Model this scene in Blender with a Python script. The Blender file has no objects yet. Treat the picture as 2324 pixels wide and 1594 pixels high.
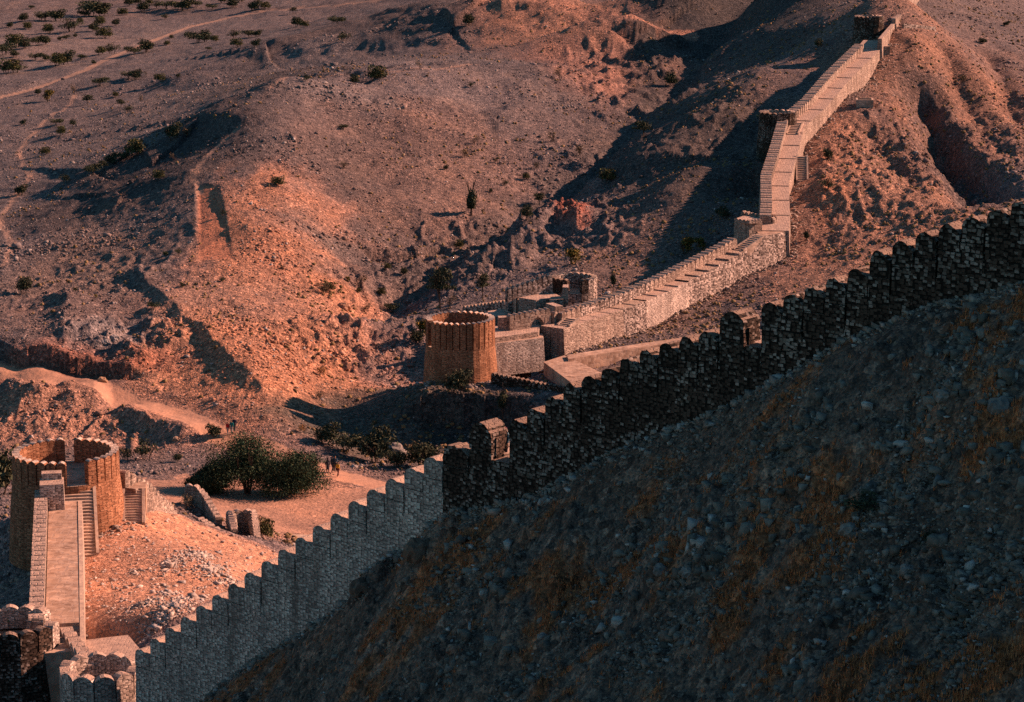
import bpy, bmesh, math, random
import numpy as np
from mathutils import Vector, Matrix
R = math.radians
# ------------------------------------------------------------------ camera, sky, sun, exposure
SC = bpy.context.scene
COL = SC.collection
F, CU, CV, H, PITCH = 5500.0, 1162.0, 797.0, 68.5, R(12)      # photo pixels at 2324 wide
SP, CP = math.sin(PITCH), math.cos(PITCH)
cam_d = bpy.data.cameras.new('camera'); cam = bpy.data.objects.new('camera', cam_d); COL.objects.link(cam)
cam.location = (0, 0, H); cam.rotation_euler = (R(90) - PITCH, 0, 0)
cam_d.sensor_width = 36; cam_d.lens = 36 * F / 2324; cam_d.clip_end = 6000; cam_d.clip_start = 1
SC.camera = cam
SUN_EL = R(27); SUN_AZ = Vector((0.94, 0.34)).normalized()    # horizontal direction towards the sun
wd = bpy.data.worlds.new("World"); SC.world = wd; wd.use_nodes = True
nt = wd.node_tree; nt.nodes.clear()
sky = nt.nodes.new('ShaderNodeTexSky'); sky.sky_type = 'NISHITA'; sky.sun_disc = False
sky.sun_elevation = SUN_EL; sky.sun_rotation = math.atan2(SUN_AZ.x, SUN_AZ.y)
sky.air_density = 1.0; sky.dust_density = 0.4; sky.ozone_density = 2.0
tint = nt.nodes.new('ShaderNodeMix'); tint.data_type = 'RGBA'; tint.blend_type = 'MULTIPLY'
tint.inputs[0].default_value = 1; tint.inputs[7].default_value = (0.44, 0.76, 0.78, 1)
bg = nt.nodes.new('ShaderNodeBackground'); bg.inputs[1].default_value = 0.054
wo = nt.nodes.new('ShaderNodeOutputWorld')
nt.links.new(sky.outputs[0], tint.inputs[6]); nt.links.new(tint.outputs[2], bg.inputs[0]); nt.links.new(bg.outputs[0], wo.inputs[0])
sl = bpy.data.lights.new('sun', 'SUN'); sl.energy = 5.0; sl.angle = R(0.6); sl.color = (1.0, 0.55, 0.39)
so = bpy.data.objects.new('sun', sl); COL.objects.link(so)
SUN = Vector((SUN_AZ.x * math.cos(SUN_EL), SUN_AZ.y * math.cos(SUN_EL), math.sin(SUN_EL)))
so.rotation_euler = SUN.to_track_quat('Z', 'Y').to_euler(); so.location = (200, 100, 200)
SC.view_settings.view_transform = 'Standard'; SC.view_settings.look = 'None'
SC.view_settings.exposure = 1.06; SC.view_settings.gamma = 1
try: SC.cycles.max_bounces = 4; SC.cycles.diffuse_bounces = 2; SC.cycles.use_denoising = False
except Exception: pass

# ------------------------------------------------------------------ helpers
def tt(v): return SP + (v - CV) / F * CP                        # drop per metre of axial depth
def wd_(u, v, d):                                              # world point seen at (u, v) at depth d
    x, y = (u - CU) / F * d, (v - CV) / F * d
    return Vector((x, d * CP - y * SP, H - d * SP - y * CP))
def wz(u, v, z): return wd_(u, v, (H - z) / tt(v))             # same, at height z
def tag(o, label=None, cat=None, group=None, kind=None):
    if label: o['label'] = label
    if cat: o['category'] = cat
    if group: o['group'] = group
    if kind: o['kind'] = kind
    return o
def empty(name, loc, label, cat, group=None, rz=0.0):
    o = bpy.data.objects.new(name, None); COL.objects.link(o); o.location = loc; o.rotation_euler = (0, 0, rz)
    o.empty_display_size = .3
    return tag(o, label, cat, group)
def link(name, me, mat=None, parent=None, loc=None, smooth=False):
    if mat is not None and not me.materials: me.materials.append(mat)
    o = bpy.data.objects.new(name, me); COL.objects.link(o)
    if parent: o.parent = parent; o.matrix_parent_inverse = Matrix.Translation(-Vector(parent.location))
    if loc is not None: o.location = loc
    if smooth: me.shade_smooth()
    return o
def npmesh(name, verts, faces, counts=None):
    me = bpy.data.meshes.new(name)
    verts = np.asarray(verts, np.float32); faces = np.asarray(faces, np.int32)
    n = faces.shape[1]; m = len(faces)
    me.vertices.add(len(verts)); me.vertices.foreach_set('co', verts.ravel())
    me.loops.add(m * n); me.loops.foreach_set('vertex_index', faces.ravel())
    me.polygons.add(m); me.polygons.foreach_set('loop_start', np.arange(0, m * n, n, dtype=np.int32))
    me.polygons.foreach_set('loop_total', np.full(m, n, np.int32))
    me.update(calc_edges=True); return me
class MB:
    def __init__(s): s.v = []; s.f = []
    def poly(s, pts):
        b = len(s.v); s.v += [tuple(p) for p in pts]; s.f.append(tuple(range(b, b + len(pts))))
    def box(s, c, sx, sy, sz, rz=0.0, taper=0.0):              # c = centre of base
        ca, sa = math.cos(rz), math.sin(rz); b = len(s.v)
        for k in (0, 1):
            w = 1 - taper * k
            for (i, j) in ((-1, -1), (1, -1), (1, 1), (-1, 1)):
                x, y = i * sx / 2 * w, j * sy / 2 * w
                s.v.append((c[0] + x * ca - y * sa, c[1] + x * sa + y * ca, c[2] + k * sz))
        for q in ((3, 2, 1, 0), (4, 5, 6, 7), (0, 1, 5, 4), (1, 2, 6, 5), (2, 3, 7, 6), (3, 0, 4, 7)):
            s.f.append(tuple(b + i for i in q))
    def prism(s, pts, z0, z1, shrink=0.0):                     # plan polygon (ccw), z may be per-vertex lists
        n = len(pts); b = len(s.v)
        c = Vector((sum(p[0] for p in pts) / n, sum(p[1] for p in pts) / n))
        z0 = z0 if hasattr(z0, '__len__') else [z0] * n; z1 = z1 if hasattr(z1, '__len__') else [z1] * n
        for i, p in enumerate(pts):
            q = Vector((p[0], p[1])); q = q + (q - c).normalized() * shrink
            s.v.append((q.x, q.y, z0[i]))
        for i, p in enumerate(pts): s.v.append((p[0], p[1], z1[i]))
        s.f.append(tuple(b + i for i in reversed(range(n)))); s.f.append(tuple(b + n + i for i in range(n)))
        for i in range(n):
            j = (i + 1) % n; s.f.append((b + i, b + j, b + n + j, b + n + i))
    def mesh(s, name):
        me = bpy.data.meshes.new(name); me.from_pydata(s.v, [], s.f); me.update(); return me
    def build(s, name, mat, parent=None): return link(name, s.mesh(name), mat, parent)

# numpy gradient noise
def _h(ix, iy, seed):
    n = ix.astype(np.uint32) * np.uint32(374761393) + iy.astype(np.uint32) * np.uint32(668265263) + np.uint32((seed * 1442695041) & 0xFFFFFFFF)
    n = (n ^ (n >> np.uint32(13))) * np.uint32(1274126177)
    return ((n ^ (n >> np.uint32(16))) & np.uint32(255)).astype(np.intp)
_GC = np.cos(np.arange(256) / 128 * math.pi).astype(np.float32); _GS = np.sin(np.arange(256) / 128 * math.pi).astype(np.float32)
def pnoise(x, y, seed=0):
    x = np.asarray(x, np.float32); y = np.asarray(y, np.float32)
    fx, fy = np.floor(x), np.floor(y); xf = x - fx; yf = y - fy; xi = fx.astype(np.int32); yi = fy.astype(np.int32)
    u = xf * xf * xf * (xf * (xf * 6 - 15) + 10); v = yf * yf * yf * (yf * (yf * 6 - 15) + 10)
    def g(a, b, dx, dy):
        h = _h(a, b, seed); return _GC[h] * dx + _GS[h] * dy
    a = g(xi, yi, xf, yf); b = g(xi + 1, yi, xf - 1, yf); c = g(xi, yi + 1, xf, yf - 1); d = g(xi + 1, yi + 1, xf - 1, yf - 1)
    return (a + (b - a) * u + ((c + (d - c) * u) - (a + (b - a) * u)) * v) * 1.5
def fbm(x, y, o=4, seed=0, gain=.5):
    s = 0; a = 1.0; f = 1.0
    for i in range(o): s = s + a * pnoise(x * f + i * 17.3, y * f - i * 9.1, seed + i); a *= gain; f *= 2.07
    return s
def ridged(x, y, o=3, seed=0):
    s = 0; a = 1.0; f = 1.0
    for i in range(o): s = s + a * (1 - np.abs(pnoise(x * f, y * f, seed + i)) * 2); a *= .5; f *= 2.1
    return s

# ------------------------------------------------------------------ materials
def mat_new(name):
    m = bpy.data.materials.new(name); m.use_nodes = True; t = m.node_tree; t.nodes.clear()
    o = t.nodes.new('ShaderNodeOutputMaterial'); b = t.nodes.new('ShaderNodeBsdfPrincipled')
    b.inputs['Roughness'].default_value = .95; b.inputs['Specular IOR Level'].default_value = .12
    t.links.new(b.outputs[0], o.inputs[0]); return m, t, b
def N(t, kind, **kw):
    n = t.nodes.new(kind)
    for k, v in kw.items(): setattr(n, k, v)
    return n
def L(t, a, b): t.links.new(a, b)
def math_(t, op, a, b=None, c=None):
    n = N(t, 'ShaderNodeMath', operation=op)
    for i, x in enumerate((a, b, c)):
        if x is None: continue
        if isinstance(x, (int, float)): n.inputs[i].default_value = x
        else: L(t, x, n.inputs[i])
    return n.outputs[0]
def ramp(t, fac, stops, interp='LINEAR'):
    n = N(t, 'ShaderNodeValToRGB'); e = n.color_ramp.elements; n.color_ramp.interpolation = interp
    while len(e) > 1: e.remove(e[-1])
    e[0].position, e[0].color = stops[0][0], (*stops[0][1], 1)
    for p, c in stops[1:]:
        q = e.new(p); q.color = (*c, 1)
    L(t, fac, n.inputs[0]); return n.outputs[0]
def mix(t, fac, a, b, bt='MIX'):
    n = N(t, 'ShaderNodeMix', data_type='RGBA', blend_type=bt)
    for s, x in ((n.inputs[0], fac), (n.inputs[6], a), (n.inputs[7], b)):
        if isinstance(x, (int, float)): s.default_value = x
        elif isinstance(x, tuple): s.default_value = (*x, 1)
        else: L(t, x, s)
    return n.outputs[2]
def wall_coords(t):
    """Flat masonry coordinates: metres along the face, metres up."""
    g = N(t, 'ShaderNodeNewGeometry')
    cr = N(t, 'ShaderNodeVectorMath', operation='CROSS_PRODUCT'); L(t, g.outputs['True Normal'], cr.inputs[0]); cr.inputs[1].default_value = (0, 0, 1)
    nm = N(t, 'ShaderNodeVectorMath', operation='NORMALIZE'); L(t, cr.outputs[0], nm.inputs[0])
    dt = N(t, 'ShaderNodeVectorMath', operation='DOT_PRODUCT'); L(t, g.outputs['Position'], dt.inputs[0]); L(t, nm.outputs[0], dt.inputs[1])
    sp = N(t, 'ShaderNodeSeparateXYZ'); L(t, g.outputs['Position'], sp.inputs[0])
    sn = N(t, 'ShaderNodeSeparateXYZ'); L(t, g.outputs['True Normal'], sn.inputs[0])
    up = math_(t, 'GREATER_THAN', math_(t, 'ABSOLUTE', sn.outputs[2]), .75)
    cx = N(t, 'ShaderNodeMix', data_type='FLOAT'); L(t, up, cx.inputs[0]); L(t, dt.outputs['Value'], cx.inputs[2]); L(t, sp.outputs[0], cx.inputs[3])
    cy = N(t, 'ShaderNodeMix', data_type='FLOAT'); L(t, up, cy.inputs[0]); L(t, sp.outputs[2], cy.inputs[2]); L(t, sp.outputs[1], cy.inputs[3])
    cb = N(t, 'ShaderNodeCombineXYZ'); L(t, cx.outputs[0], cb.inputs[0]); L(t, cy.outputs[0], cb.inputs[1])
    return cb.outputs[0], g.outputs['Position'], up
def masonry(name, stones, mortar, sx=.34, sy=.17, topcol=None, rough=.06, patch=None, bump=.5, cyl=0, metric='CHEBYCHEV', rnd=.62):
    m, t, b = mat_new(name)
    co, pos, up = wall_coords(t)
    if cyl:
        tc = N(t, 'ShaderNodeTexCoord'); s = N(t, 'ShaderNodeSeparateXYZ'); L(t, tc.outputs['Object'], s.inputs[0])
        an = math_(t, 'MULTIPLY', math_(t, 'ARCTAN2', s.outputs[1], s.outputs[0]), cyl)
        cb = N(t, 'ShaderNodeCombineXYZ'); L(t, an, cb.inputs[0]); L(t, s.outputs[2], cb.inputs[1]); co = cb.outputs[0]
    nz = N(t, 'ShaderNodeTexNoise'); nz.inputs['Scale'].default_value = 2.2; nz.inputs['Detail'].default_value = 2; L(t, pos, nz.inputs['Vector'])
    ds = N(t, 'ShaderNodeVectorMath', operation='SCALE'); ds.inputs[3].default_value = rough
    L(t, nz.outputs['Color'], ds.inputs[0])
    ad = N(t, 'ShaderNodeVectorMath', operation='ADD'); L(t, co, ad.inputs[0]); L(t, ds.outputs[0], ad.inputs[1])
    # rows of stones of uneven length: voronoi on a grid squeezed into courses
    mp = N(t, 'ShaderNodeMapping'); mp.inputs['Scale'].default_value = (1 / sx, 1 / sy, 1); L(t, ad.outputs[0], mp.inputs[0])
    vo = N(t, 'ShaderNodeTexVoronoi', feature='F1', distance=metric, voronoi_dimensions='2D'); vo.inputs['Scale'].default_value = 1
    vo.inputs['Randomness'].default_value = rnd; L(t, mp.outputs[0], vo.inputs['Vector'])
    sep = N(t, 'ShaderNodeSeparateColor'); L(t, vo.outputs['Color'], sep.inputs[0])
    c = ramp(t, sep.outputs[0], stones)
    ns = N(t, 'ShaderNodeTexNoise'); ns.inputs['Scale'].default_value = .45; ns.inputs['Detail'].default_value = 5; L(t, pos, ns.inputs['Vector'])
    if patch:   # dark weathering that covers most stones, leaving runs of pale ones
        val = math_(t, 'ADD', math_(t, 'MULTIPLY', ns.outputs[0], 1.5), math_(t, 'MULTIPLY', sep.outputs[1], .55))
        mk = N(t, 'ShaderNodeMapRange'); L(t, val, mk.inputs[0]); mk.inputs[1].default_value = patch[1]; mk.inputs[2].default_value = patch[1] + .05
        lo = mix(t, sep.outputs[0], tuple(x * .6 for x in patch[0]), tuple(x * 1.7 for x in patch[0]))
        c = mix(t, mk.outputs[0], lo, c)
    else:
        c = mix(t, 1.0, c, ramp(t, ns.outputs[0], [(.3, (.72, .7, .7)), (.7, (1.15, 1.12, 1.1))]), 'MULTIPLY')
    sm = N(t, 'ShaderNodeMapping'); sm.inputs['Scale'].default_value = (1.1, 1.1, .16); L(t, pos, sm.inputs['Vector'])
    sn_ = N(t, 'ShaderNodeTexNoise'); sn_.inputs['Scale'].default_value = 1.0; sn_.inputs['Detail'].default_value = 5; L(t, sm.outputs[0], sn_.inputs['Vector'])
    c = mix(t, 1.0, c, ramp(t, sn_.outputs[0], [(.32, (.58, .55, .54)), (.5, (1, 1, 1)), (.72, (1.18, 1.15, 1.12))]), 'MULTIPLY')
    mm = N(t, 'ShaderNodeMapRange'); L(t, vo.outputs['Distance'], mm.inputs[0]); mm.inputs[1].default_value = .40; mm.inputs[2].default_value = .54
    c = mix(t, mm.outputs[0], c, mortar)
    if topcol:
        nt2 = N(t, 'ShaderNodeTexNoise'); nt2.inputs['Scale'].default_value = 1.6; nt2.inputs['Detail'].default_value = 6; L(t, pos, nt2.inputs['Vector'])
        tcx = mix(t, 1.0, topcol, ramp(t, nt2.outputs[0], [(.3, (.72, .72, .74)), (.7, (1.16, 1.14, 1.1))]), 'MULTIPLY')
        c = mix(t, up, c, tcx)
    L(t, c, b.inputs['Base Color'])
    hgt = math_(t, 'SUBTRACT', math_(t, 'MULTIPLY', sep.outputs[2], .45), math_(t, 'MULTIPLY', mm.outputs[0], 1.0))
    bp = N(t, 'ShaderNodeBump'); bp.inputs['Strength'].default_value = bump; bp.inputs['Distance'].default_value = .07
    L(t, hgt, bp.inputs['Height']); L(t, bp.outputs[0], b.inputs['Normal'])
    return m
M = {}
PALE = [(0, (.28, .225, .195)), (.3, (.42, .335, .29)), (.7, (.56, .455, .385)), (1, (.78, .67, .58))]
M['pale'] = masonry('pale_masonry', PALE, (.15, .12, .105), .22, .13, topcol=(.46, .32, .25))
M['far'] = masonry('far_masonry', [(0, (.24, .18, .15)), (.5, (.36, .27, .22)), (1, (.50, .40, .33))], (.17, .125, .10), .36, .17, topcol=(.48, .34, .27), bump=.7)
M['rubble'] = masonry('rubble_masonry', [(0, (.13, .10, .09)), (.5, (.36, .29, .25)), (1, (.60, .50, .44))], (.05, .038, .034), .36, .24, topcol=(.42, .30, .23), bump=.8, rough=.2)
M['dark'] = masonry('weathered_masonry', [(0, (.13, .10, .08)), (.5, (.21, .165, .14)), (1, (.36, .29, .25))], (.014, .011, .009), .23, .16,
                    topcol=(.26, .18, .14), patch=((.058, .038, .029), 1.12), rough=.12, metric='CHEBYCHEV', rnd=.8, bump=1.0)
M['sand'] = masonry('sandstone_masonry', [(0, (.24, .11, .06)), (.5, (.33, .155, .085)), (1, (.44, .23, .135))], (.13, .06, .035), .34, .12, topcol=(.5, .36, .27), cyl=4.4)
M['sandm'] = masonry('sandstone_merlon', [(0, (.24, .11, .06)), (.5, (.33, .155, .085)), (1, (.44, .23, .135))], (.13, .06, .035), .34, .12, topcol=(.56, .43, .35))
M['paving'] = masonry('paving', [(0, (.36, .235, .17)), (.5, (.45, .30, .215)), (1, (.52, .37, .28))], (.38, .26, .20), .5, .4, rough=.4, bump=.2)
M['tread'] = masonry('stair_stone', [(0, (.34, .25, .20)), (1, (.55, .42, .34))], (.30, .22, .17), .6, .3, topcol=(.52, .37, .28), bump=.2)

def ground_material():
    m, t, b = mat_new('desert_ground')
    g = N(t, 'ShaderNodeNewGeometry'); pos = g.outputs['Position']
    at = N(t, 'ShaderNodeAttribute', attribute_name='tint'); ag = N(t, 'ShaderNodeAttribute', attribute_name='grain')
    base = at.outputs['Color']; grain = ag.outputs['Fac']
    n1 = N(t, 'ShaderNodeTexNoise'); n1.inputs['Scale'].default_value = .12; n1.inputs['Detail'].default_value = 8; n1.inputs['Roughness'].default_value = .65; L(t, pos, n1.inputs['Vector'])
    c = mix(t, 1.0, base, ramp(t, n1.outputs[0], [(.3, (.70, .72, .76)), (.5, (1, 1, 1)), (.7, (1.25, 1.15, 1.05))]), 'MULTIPLY')
    v1 = N(t, 'ShaderNodeTexVoronoi', feature='F1'); v1.inputs['Scale'].default_value = 2.6; L(t, pos, v1.inputs['Vector'])
    s1 = N(t, 'ShaderNodeSeparateColor'); L(t, v1.outputs['Color'], s1.inputs[0])
    v2 = N(t, 'ShaderNodeTexVoronoi', feature='F1'); v2.inputs['Scale'].default_value = 7.0; L(t, pos, v2.inputs['Vector'])
    s2 = N(t, 'ShaderNodeSeparateColor'); L(t, v2.outputs['Color'], s2.inputs[0])
    st1 = ramp(t, s1.outputs[0], [(0, (.40, .42, .45)), (.35, (.85, .86, .88)), (.75, (1.05, 1.05, 1.05)), (1, (1.9, 1.85, 1.8))])
    st2 = ramp(t, s2.outputs[0], [(0, (.62, .62, .64)), (.5, (.95, .95, .95)), (1, (1.55, 1.5, 1.45))])
    gx = math_(t, 'MULTIPLY', grain, .9)
    c = mix(t, gx, c, mix(t, 1.0, mix(t, 1.0, c, st1, 'MULTIPLY'), st2, 'MULTIPLY'))
    L(t, c, b.inputs['Base Color'])
    h1 = math_(t, 'MULTIPLY', math_(t, 'SUBTRACT', 1.0, v1.outputs['Distance']), math_(t, 'ADD', math_(t, 'MULTIPLY', s1.outputs[1], .8), .2))
    h2 = math_(t, 'MULTIPLY', math_(t, 'SUBTRACT', 1.0, v2.outputs['Distance']), .4)
    n2 = N(t, 'ShaderNodeTexNoise'); n2.inputs['Scale'].default_value = .8; n2.inputs['Detail'].default_value = 7; L(t, pos, n2.inputs['Vector'])
    hs = math_(t, 'ADD', math_(t, 'MULTIPLY', math_(t, 'ADD', h1, h2), grain), math_(t, 'MULTIPLY', n2.outputs[0], .7))
    bp = N(t, 'ShaderNodeBump'); bp.inputs['Strength'].default_value = 1.0; bp.inputs['Distance'].default_value = .24
    L(t, hs, bp.inputs['Height']); L(t, bp.outputs[0], b.inputs['Normal'])
    return m
M['ground'] = ground_material()
def simple(name, col, var=.25, scale=3.0, rough=.95, bump=0.0):
    m, t, b = mat_new(name)
    g = N(t, 'ShaderNodeNewGeometry'); n = N(t, 'ShaderNodeTexNoise'); n.inputs['Scale'].default_value = scale; n.inputs['Detail'].default_value = 6
    L(t, g.outputs['Position'], n.inputs['Vector'])
    lo = tuple(x * (1 - var) for x in col); hi = tuple(min(1, x * (1 + var)) for x in col)
    L(t, ramp(t, n.outputs[0], [(.3, lo), (.7, hi)]), b.inputs['Base Color']); b.inputs['Roughness'].default_value = rough
    if bump:
        bp = N(t, 'ShaderNodeBump'); bp.inputs['Strength'].default_value = bump; bp.inputs['Distance'].default_value = .1; L(t, n.outputs[0], bp.inputs['Height']); L(t, bp.outputs[0], b.inputs['Normal'])
    return m
def attr_mat(name, attr, var=.3, scale=4.0, bump=.4):
    m, t, b = mat_new(name)
    a = N(t, 'ShaderNodeAttribute', attribute_name=attr); g = N(t, 'ShaderNodeNewGeometry')
    n = N(t, 'ShaderNodeTexNoise'); n.inputs['Scale'].default_value = scale; n.inputs['Detail'].default_value = 5; L(t, g.outputs['Position'], n.inputs['Vector'])
    L(t, mix(t, 1.0, a.outputs['Color'], ramp(t, n.outputs[0], [(.3, (1 - var,) * 3), (.7, (1 + var,) * 3)]), 'MULTIPLY'), b.inputs['Base Color'])
    if bump:
        bp = N(t, 'ShaderNodeBump'); bp.inputs['Strength'].default_value = bump; bp.inputs['Distance'].default_value = .15; L(t, n.outputs[0], bp.inputs['Height']); L(t, bp.outputs[0], b.inputs['Normal'])
    return m
M['rock'] = attr_mat('limestone', 'tint')
M['grass'] = attr_mat('dry_grass', 'tint', bump=0)
M['leaf'] = attr_mat('leaf', 'tint', var=.35, scale=1.2, bump=0)
M['bark'] = simple('bark', (.07, .05, .04))
M['slot'] = simple('dark_recess', (.02, .017, .016))

# ------------------------------------------------------------------ terrain
def NS(X, Y): return .65 * X + .76 * Y - 91.5                     # signed distance from the near rampart's outer face (+ = valley side)
def nw_pt(u, v):                                                   # point of that face seen at (u, v)
    x, y = (u - CU) / F, (v - CV) / F; return wd_(u, v, 91.5 / (.65 * x + .76 * (CP - y * SP)))
NW_TIP = [(250, 1530), (320, 1476), (470, 1370), (660, 1240), (840, 1118), (1000, 1028), (1085, 985), (1185, 950), (1260, 898), (1310, 862), (1370, 843),
          (1440, 806), (1555, 766), (1620, 750), (1690, 722), (1755, 683), (1850, 650), (1945, 612), (1985, 575), (2090, 530), (2190, 497), (2300, 465), (2420, 410), (2700, 290), (3600, -100)]
def interp(tab, x):
    return float(np.interp(x, [a for a, _ in tab], [b for _, b in tab]))
CP_ = []
def c_z(*a):
    for u, v, z in a: p = wz(u, v, z); CP_.append((p.x, p.y, z))
def c_d(*a):
    for u, v, d in a: p = wd_(u, v, d); CP_.append((p.x, p.y, p.z))
def c_w(*a): CP_.extend(a)
# foreground slope under the near rampart
_tp = [nw_pt(u, v) for u, v in NW_TIP]
def nw_z(x): return np.interp(x, [p.x for p in _tp], [p.z for p in _tp])      # height of the merlon tips along the wall
NW_BASE = [(470, 1594), (620, 1480), (800, 1362), (900, 1290), (1000, 1195), (1120, 1160), (1230, 1128), (1450, 1010), (1700, 905), (1950, 765), (2200, 692), (2324, 662), (2600, 560)]
for u, v in NW_BASE:
    p = nw_pt(u, v); CP_.append((p.x - .5, p.y - .5, p.z - .15))
    z = float(nw_z(p.x))
    if u < 850: CP_.append((p.x + 3, p.y + 3, max(z - 5.5, 15.5 - max(0, u - 500) * .02))); CP_.append((p.x + 9, p.y + 9, max(z - 11, 15 - max(0, u - 500) * .02)))
    else: CP_.append((p.x + 2.6, p.y + 2.6, z - 2.9)); CP_.append((p.x + 9, p.y + 9, z - 6.5))
    if u > 850:
        k_ = min(1, (u - 850) / 500)
        for dx, dy, zz in ((0, 22, z - 12), (0, 50, 14 * k_ + 1), (0, 90, 5 * k_), (0, 130, 4 * k_), (20, 20, z - 17), (42, 42, 13 * k_ + 1), (75, 75, 7 * k_)):
            if not (dy > 80 and u < 1600): CP_.append((p.x + dx, p.y + dy, zz))
c_d((2324, 1594, 79), (2324, 1100, 91), (2000, 1100, 100), (1700, 1594, 91), (1700, 1250, 102), (1400, 1594, 100), (1400, 1300, 113), (1140, 1594, 108), (1100, 1380, 117),
    (800, 1594, 121), (600, 1594, 133), (2324, 2300, 58), (1600, 2300, 68), (800, 2300, 90), (300, 1900, 132), (2700, 1594, 73), (2700, 1100, 85))
c_w((0, 25, 38), (12, 25, 40), (-12, 25, 34), (0, 5, 40), (-60, 70, 16), (-50, 110, 14), (-40, 134, 12), (40, 25, 46))
# bottom-left corner, court between the walls
c_w(*[tuple(nw_pt(u, v).xy - Vector((.6, .6))) + (z,) for u, v, z in ((310, 1480, 11), (390, 1430, 15), (250, 1500, 10))])
c_z((240, 1594, 11.5), (60, 1594, 12), (0, 1700, 12), (-200, 1500, 10), (20, 1300, 9.5), (40, 1200, 11), (-150, 1250, 8), (-300, 1200, 7),
    (215, 1400, 15.6), (205, 1330, 14.7), (215, 1450, 16.0), (230, 1190, 13.7), (190, 1262, 13.7), (300, 1190, 13.6), (216, 1275, 13.8), (260, 1330, 14.6), (260, 1440, 16), (290, 1470, 16), (330, 1440, 16.3), (330, 1340, 14.8), (430, 1300, 14.3), (520, 1300, 13.6),
    (400, 1200, 12.6), (340, 1160, 13.4), (500, 1240, 11.5), (600, 1262, 10.3), (550, 1220, 5.0), (450, 1195, 6.6), (440, 1160, 5.5), (620, 1235, 6.5), (20, 1170, 12.8), (60, 1165, 13.3))
# valley floor, road
c_z((690, 1215, 1.0), (640, 1200, 1.0), (520, 1170, 2.0), (560, 1140, .8), (760, 1180, .3), (850, 1120, 0), (755, 1078, 0), (880, 1098, -.4), (950, 1100, -1), (660, 1040, -.2), (540, 990, .3),
    (460, 975, .6), (300, 905, 1.3), (180, 870, 1.9), (0, 840, 2.6), (-200, 820, 3), (560, 1110, .3), (400, 1090, .6), (330, 1000, -.4), (150, 960, .5), (0, 930, .8), (20, 1010, -.5), (200, 990, -.3), (400, 970, .2),
    (-150, 1000, -.5), (100, 900, 2.0), (700, 985, .3), (760, 1020, -.6), (850, 1055, -1.3), (1000, 1050, -1.5), (1000, 1010, -1.5), (840, 1000, -1.8), (760, 930, -.6), (760, 850, .8), (700, 820, 2.2), (1180, 1010, -1.5), (1180, 960, -2.6))
# middle complex knoll
c_z((1045, 888, 3.6), (1000, 905, 3.0), (960, 880, 3.2), (930, 880, 1.4), (880, 880, -.6), (1100, 900, 3.5), (1200, 912, 3.6), (1280, 885, 4.0), (1160, 860, 4.4), (1125, 842, 5.0), (1238, 826, 5.2),
    (1279, 808, 5.1), (1380, 850, 5.0), (1400, 800, 5.4), (1400, 772, 5.3), (1500, 742, 5.2), (1550, 780, 5.3), (1640, 662, 7.2), (1600, 740, 6.0), (1790, 577, 9.9), (1760, 640, 8.6), (1850, 600, 10.0), (1700, 700, 7.2),
    (970, 735, 3.0), (940, 800, 1.5), (1000, 716, 3.2), (1100, 690, 4.0), (1150, 670, 4.5), (1250, 640, 5.5), (1360, 640, 6.2), (1500, 600, 7.5), (1600, 565, 9.0), (1660, 530, 11))
# hills, left side
c_z((500, 960, 1.0), (600, 930, 2.0), (650, 960, 1.2), (300, 860, 3.0), (100, 800, 4.5), (0, 790, 4.6), (250, 790, 4.2), (400, 860, 2.6), (400, 760, 4.4), (550, 800, 4.6), (620, 860, 2.8), (640, 760, 5.0), (740, 720, 3.6), (760, 650, 5.0),
    (0, 700, 5.0), (120, 650, 5.6), (250, 600, 6.2), (0, 580, 5.0), (100, 560, 5.8), (250, 380, 9.5), (120, 440, 6.5), (0, 480, 5.0), (0, 400, 4.8), (100, 330, 5.5), (0, 300, 5.2), (300, 300, 8.5), (420, 270, 11), (380, 345, 13),
    (200, 250, 6), (0, 200, 6), (350, 215, 7.6), (460, 180, 10), (560, 140, 13), (700, 122, 15.5), (900, 110, 18), (1000, 104, 19.5), (560, 200, 15), (700, 160, 17), (480, 240, 13), (0, 100, 7.5), (200, 120, 7.5), (400, 90, 8.5), (600, 60, 10.5), (800, 40, 13),
    (0, 0, 10), (300, 0, 10.5), (600, 0, 13), (900, 0, 17), (0, -150, 16), (500, -150, 18), (1000, -150, 28), (-200, 100, 7), (-300, 400, 4), (-300, 700, 4), (-300, 0, 10), (-300, -150, 16))
def chain(u, v, z, steps):                                        # a hillside profile straight away from the camera
    c_z((u, v, z)); d = (H - z) / tt(v)
    for v2, sl_ in steps:
        d2 = (H - z + sl_ * d) / (tt(v2) + sl_); z = H - tt(v2) * d2; d = d2; c_z((u, v2, z))
chain(700, 620, 6.5, [(560, .15), (450, .15), (350, .15), (260, .12), (215, .08)])
chain(820, 600, 4.5, [(500, .18), (400, .16), (300, .15), (230, .1), (200, .05)])
chain(960, 585, 4.6, [(480, .18), (380, .17), (260, .15), (200, .08), (185, .03)])
chain(1080, 540, 5.5, [(480, .12), (380, .17), (260, .15), (195, .1), (178, .04)])
chain(1200, 485, 6.5, [(380, .17), (300, .15), (220, .12), (170, .06)])
chain(1300, 430, 8.5, [(350, .14), (270, .12), (195, .1)])
chain(1400, 320, 13, [(240, .1), (160, .1), (120, .08), (80, .04)])
chain(1500, 230, 16.5, [(180, .1), (130, .12), (92, .1)])
chain(600, 700, 6, [(620, .12), (500, .16), (400, .14), (300, .12), (245, .08)])
chain(480, 700, 6, [(590, .13), (500, .14), (415, .12), (340, .03), (296, .06)])
chain(540, 590, 8.8, [(500, .14), (400, .13), (300, .1), (262, .05)])
chain(400, 640, 7, [(560, .1), (480, .1), (415, .1)])
chain(300, 560, 7.2, [(500, .06), (440, .08)])
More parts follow.
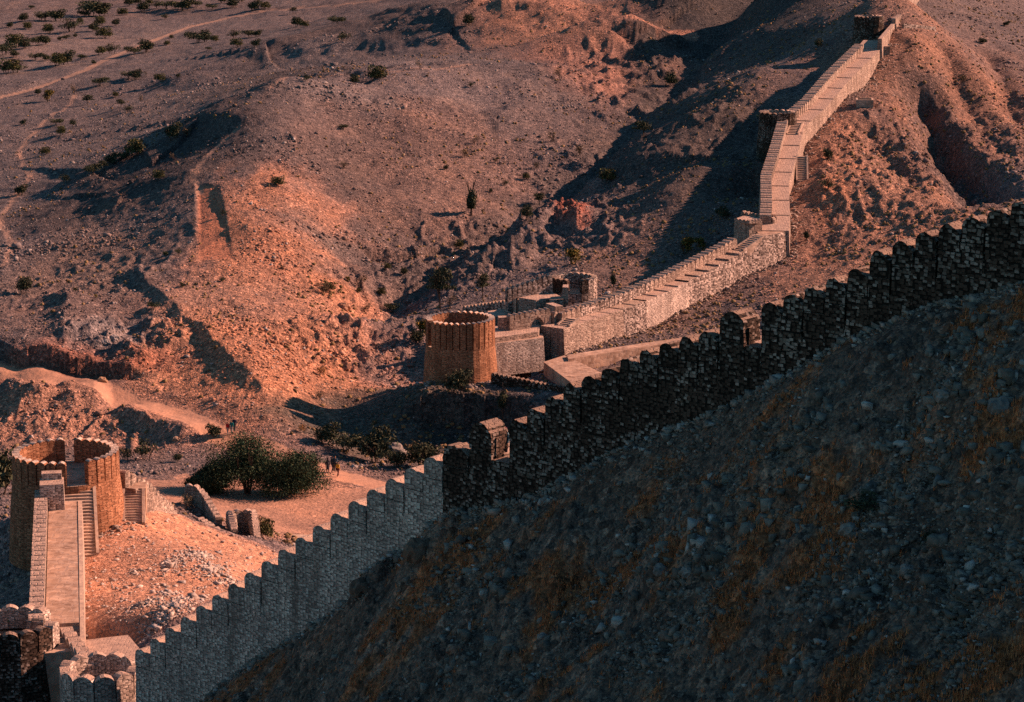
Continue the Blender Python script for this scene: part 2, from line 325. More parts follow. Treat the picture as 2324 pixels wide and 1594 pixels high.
c_z((1100, 100, 21), (1100, 60, 23.5), (1100, 5, 26), (1220, 30, 26), (1200, 100, 22), (1350, 60, 26.5), (1480, 30, 25), (1350, 10, 26), (1650, 100, 22.5), (1690, 30, 27), (1600, -40, 34), (1300, -120, 36), (1800, -100, 42))
# cut ground between the wash and the complex
c_z((850, 640, 3.6), (960, 640, 3.8), (900, 690, 2.2), (820, 700, 2.4), (1000, 600, 5.4), (1100, 590, 5.6), (1240, 500, 8.2), (1240, 560, 6.4), (1350, 520, 8.5), (1400, 480, 10), (1500, 480, 12.0), (1500, 400, 13), (1600, 460, 13), (1600, 330, 17), (1680, 400, 15.5), (1700, 470, 13.6), (1660, 250, 21), (1600, 260, 20), (1750, 160, 26), (1850, 90, 29))
# far rampart ridge and the slope to its right
FR_BASE = [(1790, 577, 10.0), (1797, 520, 12.2), (1806, 430, 15.4), (1809, 402, 16.2), (1825, 346, 18.2), (1852, 298, 20.6), (1876, 269, 22.0), (1924, 218, 24.4), (1998, 128, 29.2), (2030, 100, 31.0)]
c_z(*FR_BASE)
c_z((1740, 470, 11), (1720, 380, 15.0), (1765, 300, 18.8), (1800, 245, 21.5), (1880, 165, 25.5), (1925, 100, 30), (1925, 20, 34), (2060, 0, 37),
    (1900, 560, 11.2), (1900, 480, 14), (2050, 600, 11.5), (2050, 480, 14.5), (1950, 380, 17.5), (2000, 300, 20.5), (2100, 400, 17.2), (2100, 200, 24), (2200, 440, 16.2), (2324, 440, 17), (2324, 300, 20), (2200, 300, 20.5), (2200, 120, 27), (2324, 120, 25.5), (2110, 60, 31.5), (2324, 0, 30), (2200, 0, 32),
    (2324, -150, 42), (2050, -150, 46), (2600, 440, 16), (2600, 100, 25), (2700, -150, 42), (2600, 700, 9), (2324, 600, 12), (2100, 700, 9.5), (1700, 800, 5), (2324, 800, 8), (2000, 850, 6))
CPA = np.array(CP_, float)
if __import__('os').environ.get('CHK'):
    q = [(CU + F * x / (y * CP + (H - z) * SP), CV + F * (((H - z) * CP - y * SP) / (y * CP + (H - z) * SP)), y, z) for x, y, z in CP_]
    for i in range(len(q)):
        for j in range(len(q)):
            if abs(q[i][0] - q[j][0]) < 45 and q[i][2] > 150 and q[j][2] > 150:
                dd = math.hypot(CPA[i, 0] - CPA[j, 0], CPA[i, 1] - CPA[j, 1]); sl2 = (q[i][3] - q[j][3]) / max(dd, .1)
                if sl2 > .42: print('STEEP', [round(t) for t in q[i]], [round(t) for t in q[j]], round(sl2, 2))

def qmap(X, Y):
    Y = np.clip(Y, 6, 2500); a = np.clip(X / Y, -.45, .45); return a, np.log(Y)
QX, QY = qmap(CPA[:, 0], CPA[:, 1])
def _phi(dx, dy): return np.sqrt(dx * dx + dy * dy + .0004)
_A = _phi(QX[:, None] - QX[None], QY[:, None] - QY[None]); n_ = len(CPA)
_B = np.zeros((n_ + 1, n_ + 1)); _B[:n_, :n_] = _A - np.eye(n_) * .0006; _B[n_, :n_] = 1; _B[:n_, n_] = 1
_W = np.linalg.solve(_B, np.append(CPA[:, 2], 0))
def zbase(X, Y):
    a, b = qmap(X, Y); sh = a.shape; a = a.ravel(); b = b.ravel(); out = np.empty(len(a), np.float64)
    for i in range(0, len(a), 20000):
        out[i:i + 20000] = _phi(a[i:i + 20000, None] - QX, b[i:i + 20000, None] - QY) @ _W[:n_] + _W[n_]
    return out.reshape(sh)
def cast(u, v, fn=None, d0=60):                                   # where the sight line through (u, v) meets the ground
    fn = fn or zbase
    d = np.concatenate([np.arange(d0, 260, .25), np.arange(260, 1500, .6)])
    x, y = (u - CU) / F * d, (v - CV) / F * d
    X, Y, Z = x, d * CP - y * SP, H - d * SP - y * CP
    g = fn(X, Y) - Z; k = int(np.argmax(g > 0)) if (g > 0).any() else len(d) - 1
    return Vector((X[k], Y[k], Z[k]))
def vcast(u, v): return cast(u, v, d0=160)
# mesh grid: fan-shaped so that the detail is finest near by
aa = np.concatenate([-.245 - np.geomspace(2.2, .006, 40), np.linspace(-.245, .245, 1000), .245 + np.geomspace(.006, 2.2, 40)])
yy = np.concatenate([np.linspace(4, 69, 30), 1 / np.linspace(1 / 70, 1 / 150, 380), 1 / np.linspace(1 / 151, 1 / 1100, 1250), np.geomspace(1120, 4500, 25)])
GA, GY = np.meshgrid(aa, yy); GX = GA * GY
# base surface, evaluated on a coarser grid and interpolated
sa, sy_ = aa[::3], yy[::3]
sa = np.append(sa, aa[-1]) if sa[-1] != aa[-1] else sa; sy_ = np.append(sy_, yy[-1]) if sy_[-1] != yy[-1] else sy_
ZC = zbase(*(lambda A, Y: (A * Y, Y))(*np.meshgrid(sa, sy_)))
def bil(A, Y, ga, gy, G):
    i = np.clip(np.searchsorted(ga, A) - 1, 0, len(ga) - 2); j = np.clip(np.searchsorted(gy, Y) - 1, 0, len(gy) - 2)
    fa = np.clip((A - ga[i]) / (ga[i + 1] - ga[i]), 0, 1); fy = np.clip((Y - gy[j]) / (gy[j + 1] - gy[j]), 0, 1)
    return (G[j, i] * (1 - fa) + G[j, i + 1] * fa) * (1 - fy) + (G[j + 1, i] * (1 - fa) + G[j + 1, i + 1] * fa) * fy
GZ = bil(GA, GY, sa, sy_, ZC)
RN = fbm(GX * .15, GY * .15, 3, 77)
def seg_dist(X, Y, pts, pad):
    """distance, side (+1 = the side away from the sun) and position along a polyline of (x, y)."""
    P = np.array([(p[0], p[1]) for p in pts]); best = np.full(X.shape, 1e9); side = np.zeros(X.shape); par = np.zeros(X.shape)
    m = (X > P[:, 0].min() - pad) & (X < P[:, 0].max() + pad) & (Y > P[:, 1].min() - pad) & (Y < P[:, 1].max() + pad)
    x, y = X[m], Y[m]; b = np.full(x.shape, 1e9); s = np.zeros(x.shape); q = np.zeros(x.shape)
    Ls = np.linalg.norm(np.diff(P, axis=0), axis=1); T = Ls.sum(); acc = 0
    for k in range(len(P) - 1):
        d = P[k + 1] - P[k]; l2 = d @ d; t = np.clip(((x - P[k, 0]) * d[0] + (y - P[k, 1]) * d[1]) / l2, 0, 1)
        dx = x - P[k, 0] - t * d[0]; dy = y - P[k, 1] - t * d[1]; r = np.hypot(dx, dy); c = r < b
        nx, ny = d[1], -d[0]
        if nx * SUN_AZ.x + ny * SUN_AZ.y > 0: nx, ny = -nx, -ny
        b = np.where(c, r, b); s = np.where(c, np.sign((x - P[k, 0]) * nx + (y - P[k, 1]) * ny), s); q = np.where(c, (acc + t * Ls[k]) / T, q); acc += Ls[k]
    best[m] = b; side[m] = s; par[m] = q; return best, side, par
def smooth(x): x = np.clip(x, 0, 1); return x * x * (3 - 2 * x)
calm = np.zeros_like(GZ)                                          # 1 where the ground is flattened by use or by building
def line_w(pxs): return [tuple(vcast(u, v))[:2] for u, v in pxs]
# protective strips: walls, roads
PATHS = {}
def add_calm(pts, w, fall):
    global calm
    d, _, _ = seg_dist(GX, GY, pts, w + fall + 2); calm = np.maximum(calm, 1 - smooth((d - w) / fall))
NWL = [(-23.5 + 1, 140.5 + 1), (21.3 + 1, 102.2 + 1), (50, 77.6 + 1)]
add_calm(NWL, 2.2, 2.5)
ROAD = line_w([(-60, 832), (0, 842), (100, 855), (180, 873), (260, 905), (330, 932), (400, 952), (460, 978), (540, 1000), (600, 1020), (680, 1045), (740, 1070), (800, 1090), (890, 1108), (980, 1130)])
TRACK = line_w([(-40, 236), (0, 222), (90, 200), (200, 158), (280, 120), (360, 88), (430, 62), (520, 40), (620, 24), (760, 12), (900, -6)])
TRACK2 = line_w([(10, 610), (30, 560), (0, 500), (40, 440), (70, 410), (40, 350), (60, 320), (120, 270), (170, 220)])
TRACK3 = line_w([(540, 303), (500, 340), (470, 370), (440, 408), (455, 440)])
for r, w in ((ROAD, 2.4), (TRACK, 1.6)): add_calm(r, w, 2.0)
YARD = line_w([(420, 1120), (540, 1160), (650, 1170), (760, 1155), (900, 1150)]); add_calm(YARD, 9, 5)
add_calm([tuple(wz(u, v, z))[:2] for u, v, z in FR_BASE], 1.5, 3)
# ridges with a steep side away from the sun
def ridge(pxs, h, ws, wg, pw=1.6, fade=.18, lit=False, fn=None):
    global GZ
    P = [tuple((fn or vcast)(u, v))[:2] for u, v in pxs]
    d, s, q = seg_dist(GX, GY, P, max(ws, wg) * 2.6)
    d = d + RN * min(ws, wg) * .35 * (d < 1e8)
    w = np.where(s > 0, ws, wg); tp = smooth(q / fade) * smooth((1 - q) / fade)
    if lit: tp = np.maximum(tp, 0)
    GZ = GZ + h * tp * np.exp(-(np.abs(d) / w) ** pw)
ridge([(560, 298), (500, 292), (460, 298), (400, 328), (320, 362), (200, 405), (90, 440)], 1.1, 5, 26)
ridge([(560, 300), (500, 291), (455, 297), (400, 328), (350, 352)], 1.5, 2.6, 8)
ridge([(470, 405), (400, 413), (340, 425), (260, 452), (170, 485)], .9, 3, 18)
ridge([(680, 118), (600, 124), (545, 145), (480, 168), (400, 192), (330, 208)], 1.9, 5, 22)
ridge([(1250, 150), (1100, 172), (1000, 186), (880, 196), (750, 203), (640, 226), (560, 262)], 3.0, 11, 34)
ridge([(560, 128), (700, 120), (850, 114), (1010, 103), (1080, 85)], 2.2, 12, 30)
ridge([(1100, 320), (1180, 270), (1230, 200), (1260, 160)], 1.2, 5, 14)
ridge([(1150, 10), (1220, 30), (1350, 58), (1450, 74), (1560, 90)], 3.0, 12, 14)
ridge([(930, 20), (1000, 60), (1060, 40), (1130, 5)], 2.5, 10, 24)
ridge([(295, 612), (335, 655), (380, 705), (430, 750), (480, 790), (540, 845), (590, 895), (612, 925)], 1.1, 1.2, 7, 1.3, .08)
ridge([(105, 678), (150, 700), (152, 760), (160, 800)], 1.6, 2.2, 7)
ridge([(330, 715), (360, 760), (400, 810)], 1.6, 2.0, 5)
ridge([(270, 790), (300, 820), (350, 830)], 1.6, 2.0, 4)
ridge([(120, 908), (190, 912), (260, 912)], 1.5, 3.5, 4, 2.0, .35)
ridge([(0, 890), (60, 905), (110, 920)], 2.0, 2.5, 4.0)
ridge([(260, 930), (330, 970), (400, 990), (450, 1010)], 1.6, 2.0, 3.5)
ridge([(1180, 470), (1290, 440), (1400, 420), (1500, 385), (1570, 345)], 1.3, 3.5, 14)
ridge([(1420, 495), (1520, 440), (1620, 385), (1700, 335)], 1.7, 4, 12)
ridge([(1370, 440), (1470, 370), (1560, 300), (1680, 235)], 1.5, 5, 14)
ridge([(1240, 400), (1340, 340), (1440, 285), (1500, 220)], 1.0, 4, 12)
ridge([(1160, 560), (1240, 500), (1290, 495), (1330, 530)], 2.4, 4, 5)
ridge([(1010, 610), (1090, 570), (1160, 555), (1210, 575)], 2.4, 4, 5)
ridge([(960, 650), (1040, 620), (1130, 600), (1200, 612)], 2.0, 3, 5)
ridge([(700, 790), (760, 755), (830, 750), (850, 762)], 1.2, 4, 4)
ridge([(1690, 20), (1640, 90), (1560, 180), (1490, 240), (1430, 300), (1380, 350), (1330, 400), (1240, 470), (1130, 540), (1000, 610), (900, 670), (820, 740)], -2.6, 4.5, 3.5, 1.5, .06)
# gullies on the slope right of the far rampart
ridge([(2085, 170), (2105, 230), (2130, 290), (2165, 340), (2200, 400), (2225, 450), (2250, 480)], -5.2, 3.6, 2.6, 1.5, .08)
ridge([(2145, 260), (2190, 330), (2235, 385), (2270, 430), (2285, 470)], -3.4, 3.0, 2.2, 1.5, .08)
ridge([(1960, 280), (2000, 320), (2040, 380), (2080, 430)], -1.6, 2.6, 2, 1.5, .1)
ridge([(2130, 90), (2160, 160), (2190, 220), (2240, 290), (2300, 360)], -1.8, 2.8, 2.2, 1.5, .1)
ridge([(2240, 120), (2280, 200), (2330, 290)], -1.8, 2.8, 2.2, 1.5, .1)
ridge([(1850, 420), (1890, 460), (1930, 500)], 1.2, 3, 8)
# foreground crags
fc = lambda u, v: cast(u, v, d0=50)
for (pl, h, a, b) in ([[(1880, 870), (2000, 880), (2150, 930), (2324, 1000)], 1.1, 2.5, 3.5], [[(1450, 1260), (1520, 1290), (1600, 1300)], .8, 1.6, 2.4], [[(1880, 1180), (1960, 1200), (2060, 1260)], .8, 1.6, 2.4],
                      [[(2080, 1010), (2200, 1080), (2324, 1160)], 1.0, 2, 3], [[(1700, 1280), (1850, 1350), (1960, 1380)], .8, 2, 3], [[(920, 1290), (990, 1240), (1040, 1210)], .7, 1, 1.6], [[(800, 1370), (850, 1340), (880, 1310)], 1.2, 1.0, 1.5]):
    ridge(pl, h, a, b, fn=fc)
# terraces cut by erosion in the bank above the road
def scarp(pxs, h, w):                                             # lowers the camera side of a line: a small cliff
    global GZ
    P = line_w(pxs); d, s, q = seg_dist(GX, GY, P, w * 4); Pn = np.array(P)
    k = np.clip(np.searchsorted(Pn[:, 0], GX) - 1, 0, len(P) - 2)
    yl = Pn[k, 1] + (GX - Pn[k, 0]) / (Pn[k + 1, 0] - Pn[k, 0] + 1e-6) * (Pn[k + 1, 1] - Pn[k, 1])
    yl = yl + fbm(GX * .12, GX * .03, 3, 5) * 1.6
    t = smooth(q / .12) * smooth((1 - q) / .12) * (d < w * 4)
    front = GY < yl
    GZ = GZ + np.where(front, -h * np.exp(-((yl - GY) / w) ** 2), h * .45 * np.exp(-((GY - yl) / w) ** 2)) * t
scarp([(-60, 792), (0, 795), (60, 808), (120, 815), (200, 842), (300, 852), (340, 845)], 1.3, 2.2)
scarp([(820, 575), (870, 580), (960, 572), (1010, 560)], 1.4, 3.0)
scarp([(1390, 75), (1450, 84), (1560, 98)], 1.6, 8)
# cliff under the middle tower's terrace
P = line_w([(985, 912), (1050, 922), (1120, 913), (1180, 922), (1260, 916)])
Pn = np.array(P); yl = np.interp(GX, Pn[:, 0], Pn[:, 1]) + fbm(GX * .2, GX * .05 + 3, 3, 8) * 1.2
fx = smooth((GX - Pn[0, 0] + 4) / 4) * smooth((Pn[-1, 0] + 22 - GX) / 8) * (GY > 225) * (GY < 330)
terr = 3.5
GZ = np.where((GY > 270) & (GY < 330) & (np.abs(GX - 5) < 22), np.minimum(GZ, 3.4 + np.maximum(0, GX + 2) * .07 + np.maximum(0, GY - 292) * .12), GZ)
GZ = np.where(fx > 0, GZ + fx * (np.where(GY > yl, np.maximum(GZ, terr - (GY - yl) * .0 - .3) * smooth(1 - (GY - yl) / 8) + GZ * (1 - smooth(1 - (GY - yl) / 8)), -1.6 + 1.3 * np.exp(-((yl - GY) / 1.2)) * 1.2) - GZ) * smooth(1 - (yl - GY) / 40), GZ)
# the rectangular trench cut in the hillside
TR = [vcast(447, 420), vcast(492, 424), vcast(528, 585), vcast(452, 590)]
def in_quad(X, Y, Q, soft):
    r = np.full(X.shape, 1e9)
    c = sum((Vector((p[0], p[1])) for p in Q), Vector((0, 0))) / len(Q)
    for i in range(len(Q)):
        a, b = Q[i], Q[(i + 1) % len(Q)]; dx, dy = b[0] - a[0], b[1] - a[1]; l = math.hypot(dx, dy); nx, ny = -dy / l, dx / l
        if (c.x - a[0]) * nx + (c.y - a[1]) * ny < 0: nx, ny = -nx, -ny
        r = np.minimum(r, (X - a[0]) * nx + (Y - a[1]) * ny)
    return smooth(r / soft + .5)
tr = in_quad(GX, GY, TR, 1.0); GZ = GZ - tr * .30; calm = np.maximum(calm, tr * .6)
# natural unevenness
rough_w = 1 - calm
near = smooth((160 - GY) / 10) * (NS(GX, GY) < 0)
nf = fbm(GX * .022, GY * .022, 4, 11); n2 = fbm(GX * .11, GY * .11, 4, 23); n3 = fbm(GX * .55, GY * .55, 4, 31); n4 = fbm(GX * 2.1, GY * 2.1, 3, 41) * smooth((260 - GY) / 110); n3 = n3 * (1 - .6 * smooth((GY - 350) / 200))
gul = ridged(GX * .05 + nf * .6, GY * .028, 3, 55)
far_w = smooth((GY - 200) / 200)
flat = smooth((2.5 - GZ) / 2.5) * (GY > 200)
court = in_quad(GX, GY, [wz(120, 1200, 13.7), wz(360, 1150, 13), wz(640, 1250, 10), wz(430, 1430, 16), wz(120, 1500, 17.0)], 2.0)
GZ = GZ + rough_w * (1 - .7 * court) * (1 - .7 * flat) * (nf * .8 * far_w + gul * .28 * far_w + n2 * (.40 - .14 * far_w) * (1 - .75 * (GY > 262) * (GY < 345) * (np.abs(GX - 12) < 30)) + n3 * .16 + n4 * .06)
GZ = GZ + calm * (n3 * .02 + n2 * .05)
GZ = GZ + near * rough_w * (np.maximum(0, n3 - .15) * .5 + (ridged(GX * .25, GY * .25, 3, 91) - 1.2) * .25 + np.maximum(0, n4 - .2) * .2 - .25)
GZ = GZ - 0
def zone(px, rx, ry, amp, wl, seed):
    global GZ
    p = vcast(*px); m = (np.abs(GX - p.x) < 1.6 * rx) & (np.abs(GY - p.y) < 1.6 * ry); x, y = GX[m], GY[m]
    w = smooth(1.5 - np.hypot((x - p.x) / rx, (y - p.y) / ry)); GZ[m] += w * rough_w[m] * amp * (np.maximum(0, ridged(x / wl, y / wl * .6, 3, seed) - .9) + .5 * np.abs(fbm(x / wl * 1.5, y / wl, 3, seed + 3)) - .35)
for z_ in (((1100, 570), 14, 22, 1.3, 6, 3), ((1330, 520), 8, 20, 1.2, 5, 4), ((1350, 400), 12, 26, .8, 6, 5), ((860, 760), 14, 12, .8, 4, 16), ((950, 640), 14, 14, .9, 5, 6), ((300, 780), 9, 8, 1.1, 4, 7), ((780, 790), 7, 12, 1.0, 5, 8), ((60, 960), 10, 9, .6, 4, 9), ((300, 990), 10, 6, .6, 4, 10), ((2000, 400), 18, 40, .7, 4, 11), ((1450, 200), 18, 50, 1.6, 9, 12), ((2200, 330), 16, 40, .7, 4, 13), ((1650, 300), 10, 40, .8, 7, 14), ((200, 640), 14, 20, .5, 5, 15)): zone(*z_)
court = in_quad(GX, GY, [wz(120, 1200, 13.7), wz(360, 1150, 13), wz(640, 1250, 10), wz(430, 1430, 16), wz(120, 1500, 17.0)], 2.0)

def zg(x, y):                                                     # final ground height
    x = np.asarray(x, float); y = np.asarray(y, float)
    r = bil(np.clip(x / y, aa[0], aa[-1]), y, aa, yy, GZ); return float(r) if r.ndim == 0 else r
def gcast(u, v, d0=150):
    return cast(u, v, fn=lambda X, Y: zg(X, Y), d0=d0)

# colours of the soils in patches; shade of slopes and gullies is painted in too
TN = np.empty(GZ.shape + (3,)); TN[:] = (.215, .155, .143)
def blob(px, rx, ry, col, k=1.0, fn=None):
    """an irregular patch of soil or painted shade: centre seen at px, half-sizes in metres."""
    p = (fn or vcast)(*px); m = (np.abs(GX - p.x) < 2 * rx) & (np.abs(GY - p.y) < 2 * ry); x = (GX[m] - p.x) / rx; y = (GY[m] - p.y) / ry
    r = np.hypot(x, y) + fbm(x * 1.7, y * 1.7, 4, int(px[0])) * .35
    w = (k * smooth(1.35 - r))[..., None]; TN[m] = TN[m] * (1 - w) + np.array(col) * w
GREY = (.2, .155, .15); OR = (.36, .175, .105); OR2 = (.31, .155, .10); DK = (.115, .085, .08)
TN[:] = np.where((smooth(nf * 1.6 + .5))[..., None] > .5, TN * 1.06, TN * .94)
blob((250, 150), 90, 260, (.20, .158, .155)); blob((900, 140), 60, 110, (.19, .152, .15)); blob((420, 330), 60, 130, (.185, .15, .148), .8); blob((950, 330), 26, 60, (.25, .165, .14))
blob((640, 170), 16, 60, (.13, .105, .10)); blob((800, 450), 18, 50, (.22, .15, .13)); blob((1450, 110), 30, 70, (.24, .13, .10)); blob((1250, 40), 26, 60, (.28, .155, .11))
blob((1600, 330), 18, 70, (.13, .098, .085)); blob((1650, 60), 26, 90, (.10, .085, .08)); blob((620, 185), 16, 34, DK, .85); blob((720, 205), 14, 24, DK, .7); blob((420, 350), 16, 36, DK, .85); blob((300, 385), 16, 24, DK, .7); blob((280, 455), 22, 18, DK, .7); blob((160, 480), 14, 16, DK, .5); blob((820, 85), 30, 50, DK, .7); blob((900, 155), 22, 22, (.27, .215, .205), .8); blob((720, 140), 16, 22, (.25, .2, .19), .8); blob((950, 215), 24, 16, (.27, .21, .20), .8); blob((760, 230), 12, 12, (.25, .2, .19), .8); blob((1000, 500), 14, 24, DK, .45); blob((820, 400), 10, 30, DK, .4); blob((60, 110), 16, 60, (.30, .215, .185), .8); blob((250, 110), 20, 60, (.28, .205, .18), .7); blob((420, 230), 20, 50, (.26, .19, .165), .6); blob((2020, 370), 7, 30, DK, .6); blob((2150, 330), 5, 30, DK, .6); blob((560, 520), 9, 40, OR, .9); blob((660, 560), 11, 36, OR2, .8); blob((760, 640), 9, 30, OR, .8)  # dark blobs: rocky ground, with the slopes' shade put into the colour
blob((420, 740), 22, 26, (.30, .175, .125), .8); blob((640, 830), 16, 26, OR, .85); blob((500, 900), 14, 20, OR, .7); blob((180, 620), 16, 40, (.24, .165, .135)); blob((120, 720), 12, 18, (.22, .15, .13)); blob((250, 770), 5, 8, (.27, .22, .21))
blob((60, 940), 14, 14, (.31, .17, .115), .85); blob((330, 965), 10, 10, (.29, .165, .12), .7); blob((130, 830), 16, 5, (.22, .09, .06), .8); blob((750, 900), 7, 12, OR, .7); blob((720, 1170), 14, 22, (.31, .18, .13)); blob((560, 1160), 12, 20, (.30, .175, .125))
blob((1480, 640), 10, 40, (.23, .15, .12)); blob((1900, 520), 10, 40, (.30, .165, .115), .9); blob((2000, 450), 16, 50, (.25, .145, .105)); blob((2150, 200), 30, 60, (.22, .125, .09)); blob((1880, 300), 5, 30, (.33, .17, .11), .8); blob((1870, 440), 4, 14, (.36, .17, .10), .8)
blob((1300, 500), 3.5, 9, (.26, .08, .05), .8); blob((1000, 420), 12, 40, (.24, .155, .125)); blob((960, 600), 24, 16, (.21, .15, .13)); blob((1900, 640), 14, 20, (.27, .155, .11))
blob((2100, 560), 18, 26, (.27, .15, .105), .8)
_og = TN[..., 0] / TN[..., 1]; _k = .72 + .33 * smooth((_og - 1.42) / .35); _gr = TN.mean(-1, keepdims=True); _s = (.30 * (1 - smooth((_og - 1.35) / .35)))[..., None]
_m = (GY > 205)[..., None]; TN = np.where(_m, (TN * (1 - _s) + _gr * np.array((1.0, .98, 1.02)) * _s) * _k[..., None], TN)
VALLEY_SHADE = (.07, .06, .055)
_d, _, _ = seg_dist(GX, GY, line_w([(2085, 190), (2130, 290), (2200, 400), (2250, 480)]), 14); _w = (.6 * smooth((7 + RN * 3 - _d) / 5))[..., None]; TN = TN * (1 - _w) + np.array((.10, .082, .08)) * _w  # gully shade painted as a dark band along the channel
_d, _, _ = seg_dist(GX, GY, line_w([(1640, 90), (1490, 240), (1380, 350), (1240, 470), (1100, 555), (980, 620)]), 20); _w = (.55 * smooth((9 + RN * 6 - _d) / 6))[..., None]; TN = TN * (1 - _w) + np.array((.095, .08, .076)) * _w  # shadow in the ravine painted as a dark band along its bed
blob((860, 960), 13, 16, (.10, .085, .07)); blob((1080, 980), 10, 5, VALLEY_SHADE)  # tower and cliff shadow on the river bed put into the ground colour
w = (court * .95)[..., None]; TN = TN * (1 - w) + (np.array((.43, .225, .145)) * (1 + .12 * n2)[..., None]) * w
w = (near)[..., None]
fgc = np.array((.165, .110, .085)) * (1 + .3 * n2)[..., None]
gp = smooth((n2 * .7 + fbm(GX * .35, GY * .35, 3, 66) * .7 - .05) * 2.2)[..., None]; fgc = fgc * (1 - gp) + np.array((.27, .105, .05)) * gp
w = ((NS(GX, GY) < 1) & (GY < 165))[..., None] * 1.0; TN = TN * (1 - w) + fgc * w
w = (tr * .9)[..., None]; TN = TN * (1 - w) + np.array((.38, .165, .10)) * w
# roads and the sunlit crest strip as masks on the same sheet
def road_mask(pts, w):
    d, _, _ = seg_dist(GX, GY, pts, w + 8); d = d + fbm(GX * .35, GY * .2, 3, 9) * .5 * w * .5
    return smooth((w - d) / .8 + .5)
rm = road_mask(ROAD, 2.1); LIT_CREST = line_w([(1110, 8), (1170, 20), (1230, 30), (1300, 46), (1350, 58), (1450, 73), (1550, 86)]); TRACK5 = line_w([(620, 232), (750, 208), (900, 200), (1000, 192), (1080, 186)])  # crest strip: sunlit look of the ridge put into an orange sand tint
tm = np.maximum(road_mask(TRACK, 1.3), road_mask(TRACK2, .55) * .8); tm = np.maximum(tm, road_mask(TRACK3, .6) * .8); tm = np.maximum(tm, road_mask(TRACK5, .7) * .7); crest_m = road_mask(LIT_CREST, 3.5)
ym = road_mask(YARD, 9.5) * (1 - rm)
RC = np.array((.44, .245, .165))
for mk, cc, kk in ((crest_m, (.38, .20, .14), .85), (ym, (.38, .215, .15), .9), (tm, (.36, .225, .165), .8), (rm, RC, .95)):
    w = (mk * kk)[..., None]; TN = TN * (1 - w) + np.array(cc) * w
GR = np.clip(1 - .85 * rm - .7 * tm - .6 * ym - .5 * tr - .35 * court, .12, 1)
TN = np.clip(TN, .01, .9)
nrow, ncol = GZ.shape
idx = np.arange(nrow * ncol).reshape(nrow, ncol)
quads = np.stack([idx[:-1, :-1], idx[:-1, 1:], idx[1:, 1:], idx[1:, :-1]], -1).reshape(-1, 4)
V3 = np.stack([GX, GY, GZ], -1).reshape(-1, 3)
def quad_mask(m): return (m[:-1, :-1] + m[1:, 1:] > 1.0).ravel()
qr = quad_mask(rm); qt = quad_mask(tm) & ~qr
def sheet(name, sel):
    f = quads[sel]; used = np.unique(f); mp = np.zeros(nrow * ncol, np.int64); mp[used] = np.arange(len(used))
    me = npmesh(name, V3[used], mp[f])
    c = me.attributes.new('tint', 'FLOAT_COLOR', 'POINT'); c.data.foreach_set('color', np.concatenate([TN.reshape(-1, 3)[used], np.ones((len(used), 1))], 1).astype(np.float32).ravel())
    g = me.attributes.new('grain', 'FLOAT', 'POINT'); g.data.foreach_set('value', GR.ravel()[used].astype(np.float32))
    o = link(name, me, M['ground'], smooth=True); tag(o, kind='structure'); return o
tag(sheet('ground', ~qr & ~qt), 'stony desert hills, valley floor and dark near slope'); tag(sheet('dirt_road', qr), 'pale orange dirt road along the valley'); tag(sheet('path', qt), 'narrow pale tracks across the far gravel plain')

# ------------------------------------------------------------------ masonry builders
def zg_(x, y): return zg(x, y)
class Path:
    def __init__(s, pts):                                         # pts: Vector (x, y, z of the walkway)
        s.p = [Vector(p) for p in pts]; s.s = [0]
        for a, b in zip(s.p, s.p[1:]): s.s.append(s.s[-1] + (b - a).xy.length)
        s.L = s.s[-1]
        s.t = []
        for i in range(len(s.p)):
            a = (s.p[i] - s.p[i - 1]).xy.normalized() if i else None; b = (s.p[i + 1] - s.p[i]).xy.normalized() if i < len(s.p) - 1 else None
            s.t.append(((a or b) + (b or a)).normalized())
    def at(s, q):
        q = min(max(q, 0), s.L)
        for i in range(len(s.s) - 1):
            if q <= s.s[i + 1] + 1e-9: break
        f = (q - s.s[i]) / (s.s[i + 1] - s.s[i]); p = s.p[i].lerp(s.p[i + 1], f); t = s.t[i].lerp(s.t[i + 1], f).normalized()
        return p, t, Vector((t.y, -t.x))                          # point, direction, right-hand normal
def strip(path, stations, tops, oL, oR, name, mat, root, bottom=None, batter=.05, capend=(True, True)):
    """wall body between two side offsets; tops = list of (z at start, z at end) for each interval."""
    mb = MB(); pr = []
    for q in stations:
        p, t, n = path.at(q); pr.append((p, n))
    def bz(x, y, z): return (min(bottom(x, y, z), z - .3) if bottom else min(zg(x, y) - 1.2, z - .5))
    for i, (za, zb) in enumerate(tops):
        (p, n), (q, m) = pr[i], pr[i + 1]
        A, B = p.xy + n * oL, p.xy + n * oR; C_, D = q.xy + m * oL, q.xy + m * oR
        def foot(P, nn, z, sg):
            b = bz(P.x, P.y, z); w = P + nn * sg * batter * (z - b); return (w.x, w.y, b)
        a0, b0 = foot(A, n, za, -1), foot(B, n, za, 1); c0, d0 = foot(C_, m, zb, -1), foot(D, m, zb, 1)
        a1, b1, c1, d1 = (A.x, A.y, za), (B.x, B.y, za), (C_.x, C_.y, zb), (D.x, D.y, zb)
        mb.poly([a1, b1, d1, c1]); mb.poly([b0, d0, d1, b1]); mb.poly([c0, a0, a1, c1])
        if i == 0 and capend[0]: mb.poly([a0, b0, b1, a1])
        if i == len(tops) - 1 and capend[1]: mb.poly([d0, c0, c1, d1])
        if i < len(tops) - 1:
            z2 = tops[i + 1][0]
            if abs(z2 - zb) > 1e-4: mb.poly([c1, d1, (D.x, D.y, z2), (C_.x, C_.y, z2)] if z2 > zb else [(C_.x, C_.y, z2), (D.x, D.y, z2), d1, c1])
    return mb.build(name, mat, root)
_mer = {}
